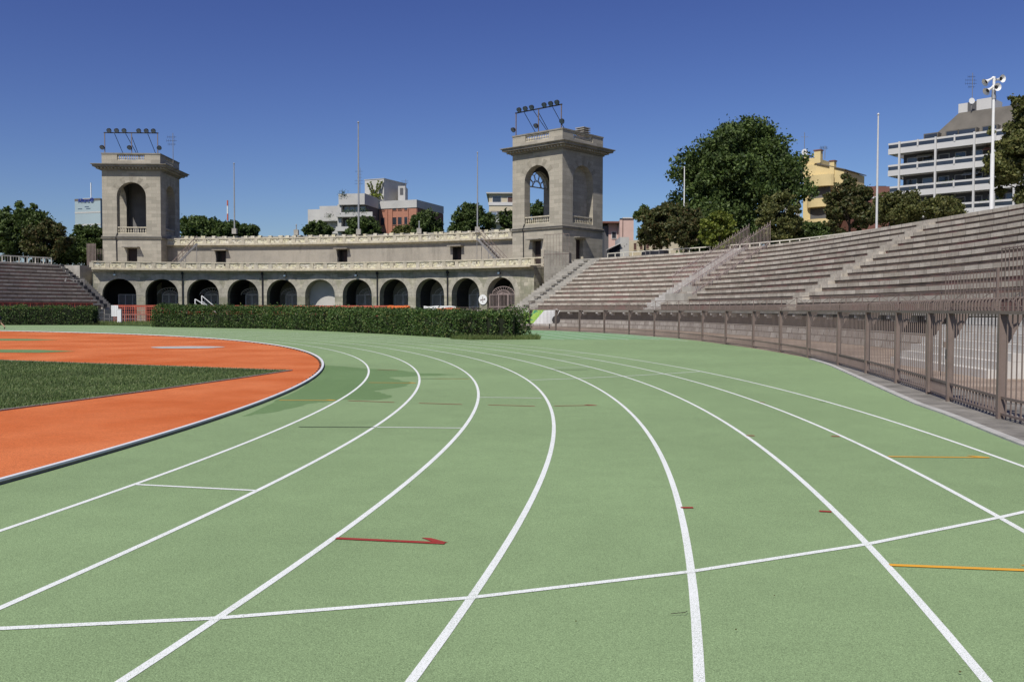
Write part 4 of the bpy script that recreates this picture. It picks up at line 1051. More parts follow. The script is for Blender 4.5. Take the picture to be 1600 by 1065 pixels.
# rosette window in the open left side of the right tower
c = q @ Vector((.5, TSZ / 2, 15.95)); r_ = empty('rosette_grille', c, R(-42.3 - 90), 'white rosette grille filling the head of the side arch of the right tower', 'grille')
mb = MB()
def ringm(cx, cz, rad, w_=.07, n_=14, a0=0, a1=2 * math.pi):
    for j in range(n_):
        p0, p1 = a0 + (a1 - a0) * j / n_, a0 + (a1 - a0) * (j + 1) / n_; mb.bar((cx + rad * math.cos(p0), 0, cz + rad * math.sin(p0)), (cx + rad * math.cos(p1), 0, cz + rad * math.sin(p1)), w_)
ringm(0, 0, 1.8, .1, 16, 0, math.pi); mb.bar((-1.8, 0, 0), (1.8, 0, 0), .12)
for j in range(5): aa = math.pi * (j + .5) / 5; ringm(1.2 * math.cos(aa), 1.2 * math.sin(aa), .42)
ringm(0, 0, .7, .08, 10, 0, math.pi)
mb.build('grille_bars', M['white_metal'], r_)
# mesh barrier at the foot of the right tower
mb = MB(); A_ = P(850, 400, 97.5); B_ = P(889, 400, 96.2)
r_ = empty('mesh_barrier', (A_.x, A_.y, 6.3), 0, 'thin barred mesh barrier at the foot of the right tower above the stairs', 'fence')
for k in range(9): c = A_.lerp(B_, k / 8); mb.bar((c.x, c.y, 6.3), (c.x, c.y, 9.6), .03)
for z in (7.5, 9.6): mb.bar((A_.x, A_.y, z), (B_.x, B_.y, z), .05)
fchild(mb, 'bars', M['iron'], r_)
mb = MB(); mb.hexa([(A_.x, A_.y, 2.2), (B_.x, B_.y, 4.3), (B_.x + .3, B_.y + .5, 4.3), (A_.x + .3, A_.y + .5, 2.2), (A_.x, A_.y, 8.0), (B_.x, B_.y, 7.6), (B_.x + .3, B_.y + .5, 7.6), (A_.x + .3, A_.y + .5, 8.0)])
fchild(mb, 'concrete_wall', M['tower_dark'], r_)

# barred screen left of the left tower
r_ = empty('barred_screen', P(137, 400, 112), 0, 'brown barred screen rising above the balustrade left of the left tower', 'fence')
mb = MB()
for k in range(7): c = P(136.5 + k * 2.1, 400, 112); mb.bar((c.x, 112, HT), (c.x, 112, 9.6), .09)
for k in range(6): c = P(150 + k * 2.4, 400, 113); mb.bar((c.x, 113, HT), (c.x, 113, 9.0), .05)
for z in (7.4, 9.4): mb.bar((P(136, 400, 112).x, 112, z), (P(150, 400, 112).x, 112, z), .07)
fchild(mb, 'bars', M['iron'], r_)

# ------------------------------------------------------------------ poles
def pole(name, px, py0, py1, y, wpx, label, cat, group, mat='steel', base=True):
    a = P(px, py0, y); b = P(px, py1, y); r_ = empty(name, (a.x, a.y, a.z), 0, label, cat, group); mb = MB(); w_ = wpx * y / F_PX / 2; h = b.z - a.z
    mb.tube([(0, 0, 0), (0, 0, h * .5), (0, 0, h)], [w_, w_ * .85, w_ * .6], 10); mb.lathe((0, 0, h), [(w_ * .4, 0), (w_ * 1.2, w_), (w_ * .3, w_ * 2.4)], 8)
    mb.build('shaft', M[mat], r_)
    if base:
        mb = MB(); mb.box(-.28, .28, -.28, .28, -.2, .5); mb.build('footing', M['conc'], r_)
    return r_
gp = 'flagpoles and posts on the terrace'
pole('flagpole', 366.5, 363, 257, 119, 2.3, 'slim pale flagpole on the upper terrace just right of the left tower', 'flagpole', gp)
pole('flagpole', 560.5, 364, 193, 115.5, 3.0, 'tallest pale flagpole rising from the middle of the upper terrace', 'flagpole', gp)
pole('flagpole', 746, 361, 240, 108.5, 2.3, 'slim pale flagpole on the upper terrace left of the right tower', 'flagpole', gp)
pole('short_post', 463, 365, 353, 117, 2.4, 'short stub post on the upper terrace between the two left flagpoles', 'post', gp)
pole('short_post', 655, 363, 348, 112.5, 2.4, 'short stub post on the upper terrace in front of the terracotta building', 'post', gp)
pole('white_pole', 1369.5, 362, 181, 66.5, 3.6, 'tall plain white pole behind the stand left of the balconied building', 'pole', None, 'pole_paint', False)
pole('thin_pole', 1068.5, 372, 263, 93, 2.2, 'thin white pole in front of the big dark tree', 'pole', None, 'white_metal', False)
# tall antenna beside the middle flagpole
# loudspeaker pole
a = P(1549, 330, 52); r_ = empty('loudspeaker_pole', (a.x, a.y, a.z - .3), 0, 'tall white pole carrying four white horn loudspeakers above the right stand', 'loudspeaker pole')
h = P(1551, 120, 52).z - a.z + .3; mb = MB()
mb.tube([(0, 0, 0), (0, 0, h * .45), (0, 0, h * .451), (0, 0, h)], [.11, .11, .08, .07], 12); mb.build('shaft', M['white_metal'], r_)
mb = MB(); mb.tube([(0, 0, h - 1.25), (0, 0, h - .75)], .11, 10); mb.bar((-.15, 0, h - .1), (.28, .1, h - .1), .05); mb.bar((-.15, 0, h - .6), (.1, .1, h - .6), .05); mb.build('brackets', M['steel'], r_)
for (dx, dy, dz, ax) in [(-.12, .0, -.10, Vector((-.86, -.10, -.5))), (-.10, .0, -.60, Vector((-.80, -.25, -.55))), (.22, .25, -.12, Vector((.30, -.95, -.08))), (.02, .2, -.60, Vector((.08, -.99, -.1)))]:
    ax.normalize(); c = Vector((dx, dy, h + dz)); mb = MB()
    n_ = [(.0, .05), (.14, .06), (.25, .08), (.36, .12), (.46, .18), (.50, .225)]
    mb.tube([c + ax * s_ for s_, r2 in n_], [r2 for s_, r2 in n_], 16, cap=False); mb.tube([c + ax * .495, c + ax * .42, c + ax * .30], [.212, .14, .05], 16, cap=False)
    mb.tube([c - ax * .12, c + ax * .0], [.075, .075], 12)
    hn = mb.build('horn', M['white_metal'], r_)
    mb = MB(); mb.tube([c + ax * .26, c + ax * .38, c + ax * .41], [.04, .10, .03], 12); mb.build('driver_cone', M['iron_black'], hn)

# ------------------------------------------------------------------ hedges
def hedge(pts, wd, hs, n, seed, label, jag=.1):
    h = min(hs)
    rr = random.Random(seed); pts = [Vector(p) for p in pts]; ps = resample(pts, .5); nr = normals(ps)
    r_ = empty('hedge', (ps[len(ps) // 2].x, ps[len(ps) // 2].y, 0), 0, label, 'hedge', 'clipped hedges beside the track')
    mb = MB(); mb.sweep(ps, nr, [(-wd / 2 + .2, 0), (-wd / 2 + .2, h - .22), (wd / 2 - .2, h - .22), (wd / 2 - .2, 0)])
    fchild(mb, 'dark_core', M['hedge_core'], r_)  # solid dark box added inside the hedge to stop see-through gaps
    mb = MB()
    for k in range(n):
        i = rr.randrange(len(ps) - 1); p = ps[i].lerp(ps[i + 1], rr.random()); nn_ = nr[i]; d = Vector((nn_.y, -nn_.x))
        side = rr.random()
        bump = .13 * math.sin(i * 1.3 + 2 * math.sin(i * .7)) + .07 * math.sin(i * .31)
        hh = hs[0] + (hs[1] - hs[0]) * i / len(ps) + jag * math.sin(i * .9 + seed) * .8 + jag * math.sin(i * 2.3)
        if side < .62:  # faces
            s_ = -1 if rr.random() < .35 else 1; z = rr.uniform(.02, hh); o = s_ * (wd / 2 + bump * (z / hh) + rr.gauss(-.07, .07) - (.1 if z < .2 else 0) - max(0, z - hh + .25) * .6)
        elif side < .94: z = hh + rr.gauss(-.04, .07); o = rr.uniform(-wd / 2, wd / 2)
        else:
            e = rr.random() < .5; p = (ps[0] + d * rr.gauss(0, .1)) if e else (ps[-1] + d * -rr.gauss(0, .1)); z = rr.uniform(.03, hh); o = rr.uniform(-wd / 2, wd / 2)
        if rr.random() < .015: z += rr.uniform(.05, .25)
        c = Vector((p.x + nn_.x * o, p.y + nn_.y * o, max(z, .03)))
        leaf(mb, c, rr, rr.uniform(.04, .085))
    fchild(mb, 'foliage', M['hedge'], r_)
    return r_
def leaf(mb, c, rr, s_):
    a = Vector((rr.gauss(0, 1), rr.gauss(0, 1), rr.gauss(0, .8))).normalized(); b = a.orthogonal().normalized()
    b.rotate(Matrix.Rotation(rr.random() * 6.28, 3, a)); e = a.cross(b)
    mb.face([c - b * s_, c + e * s_ * .55, c + b * s_, c - e * s_ * .55], uv=[(0, 0)] * 4)
hedge([(-30.6, 79.5), (-25, 76.6), (-19.0, 73.0), (-13.8, 67.2), (-9.3, 61.5), (-6, 56.3), (-3.2, 51.9), (-1.9, 50.5), (-.7, 49.6), (.45, 49.55)], 2.1, (1.80, 1.34), 90000, 1, 'long dense green hedge curving in the middle between the track and the sprint straight')
hedge([(-62, 87.5), (-56, 88.0), (-48, 88.2), (-41.0, 89.4)], 2.0, (1.72, 1.72), 30000, 2, 'shorter dark hedge at the far left edge beside the track')
# weeds round the hedge foot
mb = MB(); rr = random.Random(9)
def blade(mb, x, y, h, w_, rr, z=0):
    a = rr.random() * 6.28; c, s_ = math.cos(a) * w_, math.sin(a) * w_; dx, dy = rr.gauss(0, h * .35), rr.gauss(0, h * .35)
    mb.face([(x - c, y - s_, z), (x + c, y + s_, z), (x + dx * .5 + c * .6, y + dy * .5, z + h * .6), (x + dx, y + dy, z + h)], uv=[(0, 0)] * 4)
for k in range(9000):
    t_ = rr.random(); x = -3.4 + 4.9 * t_; yb = 47.6 + (.9 * max(0, (t_ - .3))) ; y = yb + rr.random() * 2.3 * (.5 + .5 * t_)
    if x < -1.8 and y < 51.0 - (x + 3.2) * 1.0 - 2.4: continue
    blade(mb, x, y, rr.uniform(.06, .26) * (1 if rr.random() < .9 else 1.5), .012, rr)
tag(mb.build('weeds', M['weed']), 'ragged grass and weeds at the right foot of the long hedge', 'weeds', kind='stuff')
mb = MB()
for k in range(16000):
    x = rr.uniform(-49, -31); y = rr.uniform(88, 106); 
    blade(mb, x, y, rr.uniform(.08, .3), .02, rr)
tag(mb.build('rough_grass', M['weed']), 'rough grass in the gap between the two hedges before the arcade', 'grass', kind='stuff')

# ------------------------------------------------------------------ bits in front of the arcade
def simple_rail(name, pts, z0, z1, label, cat, mat, n, th=.05, group=None, net=None):
    r_ = empty(name, (pts[0][0], pts[0][1], z0), 0, label, cat, group); ps = [Vector(p) for p in pts]
    mb = MB()
    for a, b in zip(ps, ps[1:]):
        for z in (z1, (z0 + z1) / 2): mb.bar((a.x, a.y, z), (b.x, b.y, z), th)
    fchild(mb, 'rails', mat, r_); mb = MB()
    L = sum((b - a).length for a, b in zip(ps, ps[1:]))
    for p in resample(ps, L / n - .001):
        mb = MB(); mb.bar((p.x, p.y, z0), (p.x, p.y, z1), th); fchild(mb, 'post', mat, r_)
    if net:
        mb = MB()
        for a, b in zip(ps, ps[1:]):
            L = (b - a).length; k = int(L / .22)
            for j in range(k): c = a.lerp(b, j / k); mb.bar((c.x, c.y, z0 + .05), (c.x, c.y, z1), .045)
            for j in range(5): z = z0 + .1 + (z1 - z0 - .1) * j / 5; mb.bar((a.x, a.y, z), (b.x, b.y, z), .04)
            mb.bar((a.x, a.y, z1 - .06), (b.x, b.y, z1 - .06), .02, .22)
        fchild(mb, 'netting', net, r_)
    return r_
q = [P(x, 480, y).xy for x, y in ((-40, 89), (145, 100))]
simple_rail('red_barrier', q, .0, 2.15, 'red mesh barrier in front of the left stand behind the short hedge', 'barrier', M['red_net'], 18, .07, None, M['red_net'])
q = [P(x, 480, y).xy for x, y in ((178, 103.5), (300, 105), (420, 105), (560, 103), (640, 101))]
simple_rail('red_barrier', q, .0, 1.95, 'long red mesh barrier in front of the arcade behind the long hedge', 'barrier', M['red_net'], 30, .06, None, M['red_net'])
q = [P(x, 495, y).xy for x, y in ((163, 100), (228, 100))]
simple_rail('grey_railing', q, 0, .95, 'low grey railing on the grass between the two hedges', 'railing', M['iron_grey'], 8, .05)
# white notice boards
a = P(174, 497, 98); r_ = empty('notice_board', (a.x, a.y, 0), 0, 'white upright board with stripes behind the low grey railing', 'board')
mb = MB()
for k in range(4): mb.box(k * .19, k * .19 + .17, 0, .05, .75, 1.95)
mb.build('panel', M['white_ban'], r_); mb = MB(); mb.box(.0, .06, .06, .12, 0, 1.9); mb.box(.66, .72, .06, .12, 0, 1.9); mb.build('legs', M['iron_grey'], r_)
a = P(183, 497, 97); r_ = empty('white_cabinet', (a.x, a.y, 0), 0, 'narrow white cabinet post standing right of the striped board', 'cabinet')
mb = MB(); mb.box(0, .42, 0, .3, .12, 1.5); mb.box(.05, .37, .05, .25, 0, .12); mb.build('case', M['white_ban'], r_); mb = MB(); mb.box(-.02, .44, -.02, .32, 1.5, 1.56); mb.build('lid', M['white_metal'], r_)
# white stair rails
a = P(305, 478, 103); r_ = empty('white_handrails', (a.x, a.y, 0), 0, 'white slanting handrails in front of the third arch of the arcade', 'handrail'); mb = MB()
for (x0, dx, dy) in ((0, 0, 0), (.35, 0, 1.2)):
    mb.bar((x0, dy, 0), (x0, dy, 3.1 if dy else 2.7), .09); mb.bar((x0, dy, 3.1 if dy else 2.7), (x0 + 2.0, dy, 1.4 if dy else 1.5), .08); mb.bar((x0, dy, 2.5 if dy else 2.2), (x0 + 1.7, dy, 1.1), .06)
mb.build('rails', M['white_metal'], r_)
# banners over the barrier
def crate(name, px0, px1, py0, py1, y, mat, label, cat, thick=.8):
    a = P(px0, py1, y); b = P(px1, py0, y); r_ = empty(name, (a.x, y, 0), 0, label, cat); mb = MB(); W_ = b.x - a.x
    rr = random.Random(px0); N_ = 8; tops = [b.z + rr.uniform(-.06, .05) for _ in range(N_ + 1)]
    for k in range(N_):
        x0, x1 = W_ * k / N_, W_ * (k + 1) / N_
        mb.hexa([(x0, 0, .25), (x1, 0, .25), (x1, thick, .25), (x0, thick, .25), (x0, .08, tops[k]), (x1, .08, tops[k + 1]), (x1, thick - .1, tops[k + 1]), (x0, thick - .1, tops[k])])
    mb.build('cover', mat, r_); mb = MB()
    for x in (.1, W_ - .1): mb.box(x - .05, x + .05, .1, thick - .1, 0, .25)
    mb.build('feet', M['iron_grey'], r_); return r_
crate('landing_mat', 604, 640, 477.5, 490, 92, M['orange_ban'], 'orange covered mat showing above the hedge below the eighth arch', 'mat')
crate('landing_mat', 662, 712, 478, 490, 93, M['white_ban'], 'grey white covered mat showing above the hedge, behind the red one', 'mat')
crate('landing_mat', 682, 720, 481, 492, 89, M['orange_ban'], 'red orange covered mat above the hedge in front of the white one', 'mat')
# green and white inflatable behind the fence
t = NT('printed_sheet', .7, .3); co = t.coord()
M['print'] = t.out(t.ramp(t.noise(co, .9, 3), [(.40, (.55, .62, .45)), (.47, (.25, .50, .06)), (.54, (.40, .60, .10)), (.6, (.05, .28, .14))]))
a = P(824, 506, 76); r_ = empty('printed_banner', (a.x, a.y, 0), 0, 'green and white printed banner behind the fence right of the long hedge', 'banner')
mb = MB(); mb.hexa([(-.3, 0, .45), (2.0, 0, .45), (2.0, .25, .45), (-.3, .25, .45), (-.3, .1, 1.55), (2.6, .1, 1.55), (2.6, .3, 1.55), (-.3, .3, 1.55)]); mb.build('banner_face', M['print'], r_)
mb = MB(); mb.box(-.2, -.1, .1, .2, 0, .45); mb.box(1.8, 1.9, .1, .2, 0, .45); mb.build('feet', M['iron_grey'], r_)
a = P(850, 506, 75); r_ = empty('folded_sheet', (a.x, a.y, 0), 0, 'heap of folded white sheeting with a dark roll end behind the fence', 'sheet')
mb = MB(); rr = random.Random(2)
for k in range(9):
    z0 = .42; x0 = -.9 + k * .13; mb.hexa([(x0, -.1 + .02 * k, z0), (x0 + .9 - k * .05, -.1 + .02 * k, z0), (x0 + .9 - k * .05, .6, z0), (x0, .6, z0), (x0 + .9, .0 + .02 * k, 1.5 + .02 * k), (x0 + 1.2, .0 + .02 * k, 1.5), (x0 + 1.2, .5, 1.5), (x0 + .9, .5, 1.5)])
mb.build('sheeting', M['white_ban'], r_)
mb = MB(); mb.tube([(1.0, -.2, .75), (1.0, .5, .75)], .34, 14); mb.build('roll', M['tarp'], r_)
# dark tarpaulin on top of the right stand
bi = [k for k, p in enumerate(TOPR) if p.y > 60 and 994 < 800 + F_PX * p.x / p.y < 1040]
bpts = [TOPR[k] - NR[k] * .55 for k in bi]; bns = [NR[k] for k in bi]
r_ = empty('covered_bench', (bpts[0].x, bpts[0].y, HT), 0, 'long low bench covered in dark tarpaulin on the top row of the right stand', 'bench')
mb = MB(); mb.sweep(bpts, bns, [(.35, HT + .02), (.32, HT + .36), (-.1, HT + .42), (-.35, HT + .36), (-.35, HT + .02)]); fchild(mb, 'tarpaulin', M['tarp'], r_)
for q_ in (1, len(bpts) // 2, len(bpts) - 2):
    mb = MB(); c = bpts[q_]; mb.obox(c, bns[q_], .37, .03, HT + .02, HT + .44); fchild(mb, 'strap', M['iron_grey'], r_)

# ------------------------------------------------------------------ trees
def tree(px, pyb, pyt, y, wpx, leafm, label, kind='tree', n=9000, seed=0, ls=.22, nb=34, pf=None, shoots=6, blobs=None, zb=None, name='broadleaf_tree', gap=.55, density=1.0, group='trees behind the arena'):
    rr = random.Random(seed * 17 + int(px)); b = P(px, pyb, y); tpt = P(px, pyt, y); H_ = tpt.z - (zb if zb is not None else b.z)
    z0 = zb if zb is not None else b.z
    W_ = wpx * y / F_PX
    r_ = empty(name, (b.x, y, z0), 0, label, 'tree', group)
    cb = b.z - z0   # crown bottom above the base
    Hc = H_ - cb
    if blobs is None:
        blobs = []
        NB = nb
        for k in range(NB):
            v = rr.random() ** .8; prof = (pf(v) if pf else math.sin(math.pi * min(1, .12 + v * .86)) ** .7)
            a_ = rr.random() * 6.283; rad = W_ / 2 * prof * rr.uniform(.35, .82)
            br_ = W_ * rr.uniform(.11, .19) * (.75 + .4 * prof)
            blobs.append((rad * math.cos(a_), rad * math.sin(a_) * .8, cb + Hc * (.06 + .86 * v) - (br_ * .5 if v > .8 else 0), br_))
        for k in range(nb // 2 * (shoots > 0) + shoots):   # side shoots breaking the outline
            v = rr.random(); prof = (pf(v) if pf else math.sin(math.pi * min(1, .12 + v * .86)) ** .7)
            a_ = rr.random() * 6.283; rad = W_ / 2 * prof * rr.uniform(.82, 1.02)
            blobs.append((rad * math.cos(a_), rad * math.sin(a_) * .8, cb + Hc * (.04 + .95 * v), W_ * rr.uniform(.035, .075)))
    mb = MB()
    # trunk and limbs
    tr = max(.12, W_ * .022); top = Vector((rr.uniform(-.3, .3), 0, cb + Hc * .55))
    mb.tube([(0, 0, -.3), (rr.uniform(-.1, .1), 0, cb * .5 + .3), tuple(top * .55 + Vector((0, 0, 0))), tuple(top)], [tr * 1.3, tr, tr * .8, tr * .35], 8)
    for k in range(9):
        t_ = rr.choice(blobs); s_ = Vector((0, 0, max(.3, min(t_[2] * .55, top.z * .9)))); e = Vector(t_[:3]); m_ = s_.lerp(e, .5) + Vector((0, 0, rr.uniform(0, .4)))
        mb.tube([s_, m_, e], [tr * .5, tr * .3, tr * .08], 5)
    mb.build('trunk', M['bark'], r_)
    mb = MB(); tot = sum(q[3] ** 2 for q in blobs)
    n = int(n * density)
    for q in blobs:
        c = Vector(q[:3]); m_ = int(n * q[3] ** 2 / tot)
        sq = rr.uniform(.7, .95)
        # sub clumps within each blob
        sub = [Vector((rr.gauss(0, 1), rr.gauss(0, 1), rr.gauss(0, 1))).normalized() * q[3] * rr.uniform(.35, .95) for _ in range(11)]
        for j in range(m_):
            s_ = rr.choice(sub); d = Vector((rr.gauss(0, 1), rr.gauss(0, 1), rr.gauss(0, 1))); d.normalize()
            p = s_ + d * q[3] * .42 * rr.random() ** .4
            p.z *= sq
            leaf(mb, c + p, rr, ls * rr.uniform(.6, 1.25))
        # ragged twigs outside
        for j in range(int(m_ * .012)):
            d = Vector((rr.gauss(0, 1), rr.gauss(0, 1), abs(rr.gauss(0, 1)))).normalized(); leaf(mb, c + d * q[3] * rr.uniform(1.0, 1.12), rr, ls * .7)
    mb.build('crown', M[leafm], r_)
    return r_
ZB = HT
tree(1158, 396, 168, 108, 208, 'leaf_dark', 'huge dark green rounded tree towering behind the right stand', n=110000, seed=1, ls=.23, zb=ZB - .5, group=None, nb=95, shoots=0, pf=lambda v: .98 if v < .62 else .98 - (v - .62) * 1.9)
tree(40, 411, 317, 124, 118, 'leaf_mid', 'tall green tree at the left edge of the photo, behind the left stand', n=24000, seed=2, ls=.24, zb=ZB - 1)
tree(72, 402, 345, 117, 78, 'leaf_rust', 'brownish tree with dark trunk right behind the cream railing of the left stand', n=14000, seed=3, ls=.2, zb=ZB)
tree(-10, 411, 340, 118, 70, 'leaf_mid', 'low dark tree cut by the left edge of the photo', n=9000, seed=33, ls=.22, zb=ZB)
tree(140, 413, 345, 124, 68, 'leaf_mid', 'green tree squeezed between the left stand and the left tower', n=12000, seed=4, ls=.2, zb=ZB)
for j, (px, t_, w_, l) in enumerate([(310, 340, 74, 'dark dense tree crown beyond the terrace, next to the left tower'), (352, 345, 60, 'middle one of the dark dense trees beyond the left flagpole'), (384, 352, 40, 'rightmost low tree of the dark clump beyond the left flagpole')]):
    tree(px, 372, t_, 175, w_, 'leaf_dark', l, n=12000, seed=10 + j, ls=.32, zb=4)
tree(496, 372, 345, 140, 46, 'leaf_mid', 'small tree beyond the terrace below the left grey balconies', n=8000, seed=20, ls=.2, zb=5)
tree(566, 372, 338, 150, 62, 'leaf_mid', 'wide low tree in front of the grey balconied block, behind the tallest flagpole', n=11000, seed=21, ls=.22, zb=5)
tree(664, 372, 329, 150, 66, 'leaf_mid', 'rounded tree in front of the terracotta block', n=12000, seed=22, ls=.22, zb=5)
tree(632, 372, 352, 150, 40, 'leaf_olive', 'low olive bush at the foot of the terracotta block', n=5000, seed=23, ls=.2, zb=5)
tree(738, 368, 318, 140, 78, 'leaf_mid', 'broad green tree beyond the terrace, behind the right flagpole', n=15000, seed=24, ls=.22, zb=5)
tree(792, 368, 325, 142, 36, 'leaf_mid', 'narrow green tree partly hidden by the right tower', n=6000, seed=25, ls=.2, zb=5)
tree(840, 368, 312, 150, 46, 'leaf_mid', 'green tree seen through the open arch of the right tower', n=6000, seed=26, ls=.22, zb=5)
tree(1034, 386, 312, 97, 84, 'leaf_rust', 'brownish green tree with a visible trunk behind the right stand, right of the pink houses', n=17000, seed=30, ls=.17, zb=ZB)
tree(1008, 384, 318, 99, 46, 'leaf_mid', 'narrow dark tree at the left end of the tree line above the right stand', n=8000, seed=38, ls=.17, zb=ZB)
tree(1072, 388, 315, 92, 62, 'leaf_rust', 'dark tree behind the thin white pole', n=12000, seed=31, ls=.17, zb=ZB)
tree(1124, 389, 326, 88, 62, 'leaf_lime', 'bright yellow green small tree in front of the huge dark tree', n=9000, seed=32, ls=.17, zb=ZB)
tree(1218, 384, 294, 84, 76, 'leaf_olive', 'olive brown tree below the right flank of the huge dark tree', n=15000, seed=34, ls=.16, zb=ZB)
tree(1328, 370, 272, 76, 82, 'leaf_rust', 'dark reddish green tree in front of the yellow house', n=19000, seed=35, ls=.15, zb=ZB)
tree(1266, 378, 348, 86, 70, 'leaf_mid', 'low dark bushes below the yellow house just above the stand', n=9000, seed=51, ls=.15, zb=ZB)
tree(118, 413, 372, 121, 90, 'leaf_mid', 'low bushy tree between the left stand and the office tower', n=12000, seed=52, ls=.2, zb=ZB)
tree(1405, 352, 299, 72, 92, 'leaf_olive', 'olive shrub like tree behind the stand just right of the tall white pole', n=13000, seed=36, ls=.13, zb=ZB)
tree(1470, 344, 304, 70, 72, 'leaf_olive', 'low olive shrub above the stand below the white balconies', n=9000, seed=37, ls=.12, zb=ZB)
tree(1613, 326, 138, 54, 138, 'leaf_olive', 'tall brownish green tree cut by the right edge of the photo', n=48000, seed=41, ls=.12, zb=ZB)

# ------------------------------------------------------------------ buildings beyond
def wallmat(name, c, var=.1): return plain(name, c, .9, 0, var, .4)
M['terracotta'] = masonry('terracotta_brick', (.42, .19, .125), (.38, .17, .11), (.36, .19, .14), .5, .16, .02, .2, (.30, .14, .10), .2)
M['grey_conc'] = wallmat('grey_concrete', (.45, .44, .415)); M['cream'] = wallmat('cream_wall', (.50, .44, .32)); M['pinkw'] = wallmat('pink_wall', (.52, .37, .32)); M['yellow_w'] = wallmat('yellow_wall', (.64, .51, .26), .07)
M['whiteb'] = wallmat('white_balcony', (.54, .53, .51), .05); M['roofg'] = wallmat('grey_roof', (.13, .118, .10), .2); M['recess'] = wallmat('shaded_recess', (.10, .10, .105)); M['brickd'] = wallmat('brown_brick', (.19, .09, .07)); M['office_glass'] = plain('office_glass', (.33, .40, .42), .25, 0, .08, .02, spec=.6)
M['office_dark'] = plain('office_dark_glass', (.05, .08, .13), .2, 0, .2, .05, spec=.6); M['signblue'] = plain('sign_blue', (.03, .06, .30), .5, 0, .02, 1)
M['shutter'] = plain('dark_shutter', (.10, .055, .045), .7, 0, .2, 1); M['dish'] = M['white_metal']
def bld(name, A, B, dep, z1, label, mat, cat='building', z0=-1.0, group=None, wname='walls'):
    """A,B: plan points of the camera-facing wall, left to right; dep: depth. Returns root (local x along wall, y into depth) and wall length"""
    A = Vector(A[:2]); B = Vector(B[:2]); d = B - A; L = d.length; ang = math.atan2(d.y, d.x)
    r_ = empty(name, (A.x, A.y, 0), ang, label, cat, group); mb = MB(); mb.box(0, L, 0, dep, z0, z1); mb.build(wname, mat, r_)
    return r_, L
def win(r_, x0, x1, z0, z1, y=0, mat='glass', frame='grey_conc', fr=.08, sill=True):
    mb = MB(); f = fr
    mb.box(x0 - f, x0, y - .06, y + .05, z0 - f, z1 + f); mb.box(x1, x1 + f, y - .06, y + .05, z0 - f, z1 + f); mb.box(x0, x1, y - .06, y + .05, z1, z1 + f); mb.box(x0, x1, y - .12, y + .05, z0 - f, z0)
    w_ = mb.build('window', M[frame], r_); mb = MB(); mb.box(x0, x1, y - .02, y + .04, z0, z1); mb.build('pane', M[mat], w_); return w_
def part(r_, name, mat, *b):
    mb = MB()
    for q in b: mb.box(*q)
    return mb.build(name, M[mat], r_)
def zat(py, y): return P(800, py, y).z
# centre block: terracotta + grey balconies
D = 190
a, b = P(592, 300, D), P(650.5, 300, D - 3); r_, L = bld('apartment_block', a, b, 13, zat(327, D), 'terracotta brick apartment block with concrete parapet beyond the middle of the terrace', M['terracotta'])
part(r_, 'parapet', 'grey_conc', (-.15, L + .15, -.15, 13.15, zat(327, D), zat(315, D)))
part(r_, 'dark_side_sheet', 'brickd', (L + .01, L + .2, .05, 12.9, 0, zat(328, D)))  # darker brown sheet over the block's right side
for i in range(4):
    xs = [(595, 601), (613.5, 619.5), (622, 628), (632, 638.5)][i]; x0, x1 = [(v - 592) / (650.5 - 592) * L for v in xs]
    for y0_, y1_ in ((330, 319), (352.5, 341), (375, 363)): win(r_, x0, x1, zat(y0_, D), zat(y1_, D), 0, 'glass' if (i + y0_) % 2 else 'shutter', 'terracotta')
for k in range(3): part(r_, 'pilaster', 'terracotta', ([2.0, 3.1, 6.8][k] - .1, [2.0, 3.1, 6.8][k] + .1, -.18, -.01, 0, zat(328, D)))
# stair tower boxes on the roof
a, b = P(570, 300, D + 4), P(600, 300, D + 2); r2, L2 = bld('rooftop_block', a, b, 9, zat(282, D + 4), 'grey concrete rooftop block with climbing plants above the apartment buildings', M['grey_conc'], z0=10)
part(r2, 'coping', 'grey_conc', (-.1, L2 + .1, -.1, 9.1, zat(282, D + 4), zat(281, D + 4)))
a, b = P(622, 300, D + 3), P(633, 300, D + 3); r3, L3 = bld('rooftop_box', a, b, 5, zat(291, D + 3), 'small concrete lift box on the roof of the terracotta block', M['grey_conc'], z0=10)
part(r3, 'door', 'recess', (.4, 1.1, -.03, .02, zat(305, D + 3), zat(294, D + 3)))
rr = random.Random(12); mb = MB()
O_ = P(585, 308, D); 
for (x0, y0, x1, y1) in ((585, 305, 579, 284), (587, 305, 597, 283), (586, 306, 591, 283), (583, 305, 575, 287)):
    for k in range(70):
        t_ = rr.random(); q = P(x0 + (x1 - x0) * t_ + rr.gauss(0, .7), y0 + (y1 - y0) * t_, D + 1.6 + rr.uniform(-.2, .2)); leaf(mb, q - O_, rr, .28)
for k in range(160):
    q = P(586 + rr.gauss(0, 5), 307 + rr.uniform(-4, 4), D + rr.uniform(-1, 1)); leaf(mb, q - O_, rr, .3)
r_ = empty('climbing_plant', O_, 0, 'yellow green climber fanning out in a V on the rooftop block', 'plant'); mb.build('foliage', M['leaf_lime'], r_)
mb = MB(); mb.tube([(0, 0, -1), (-.8, .8, 3)], .06, 5); mb.tube([(0, 0, -1), (1.2, .8, 3)], .06, 5); mb.build('stems', M['bark'], r_)
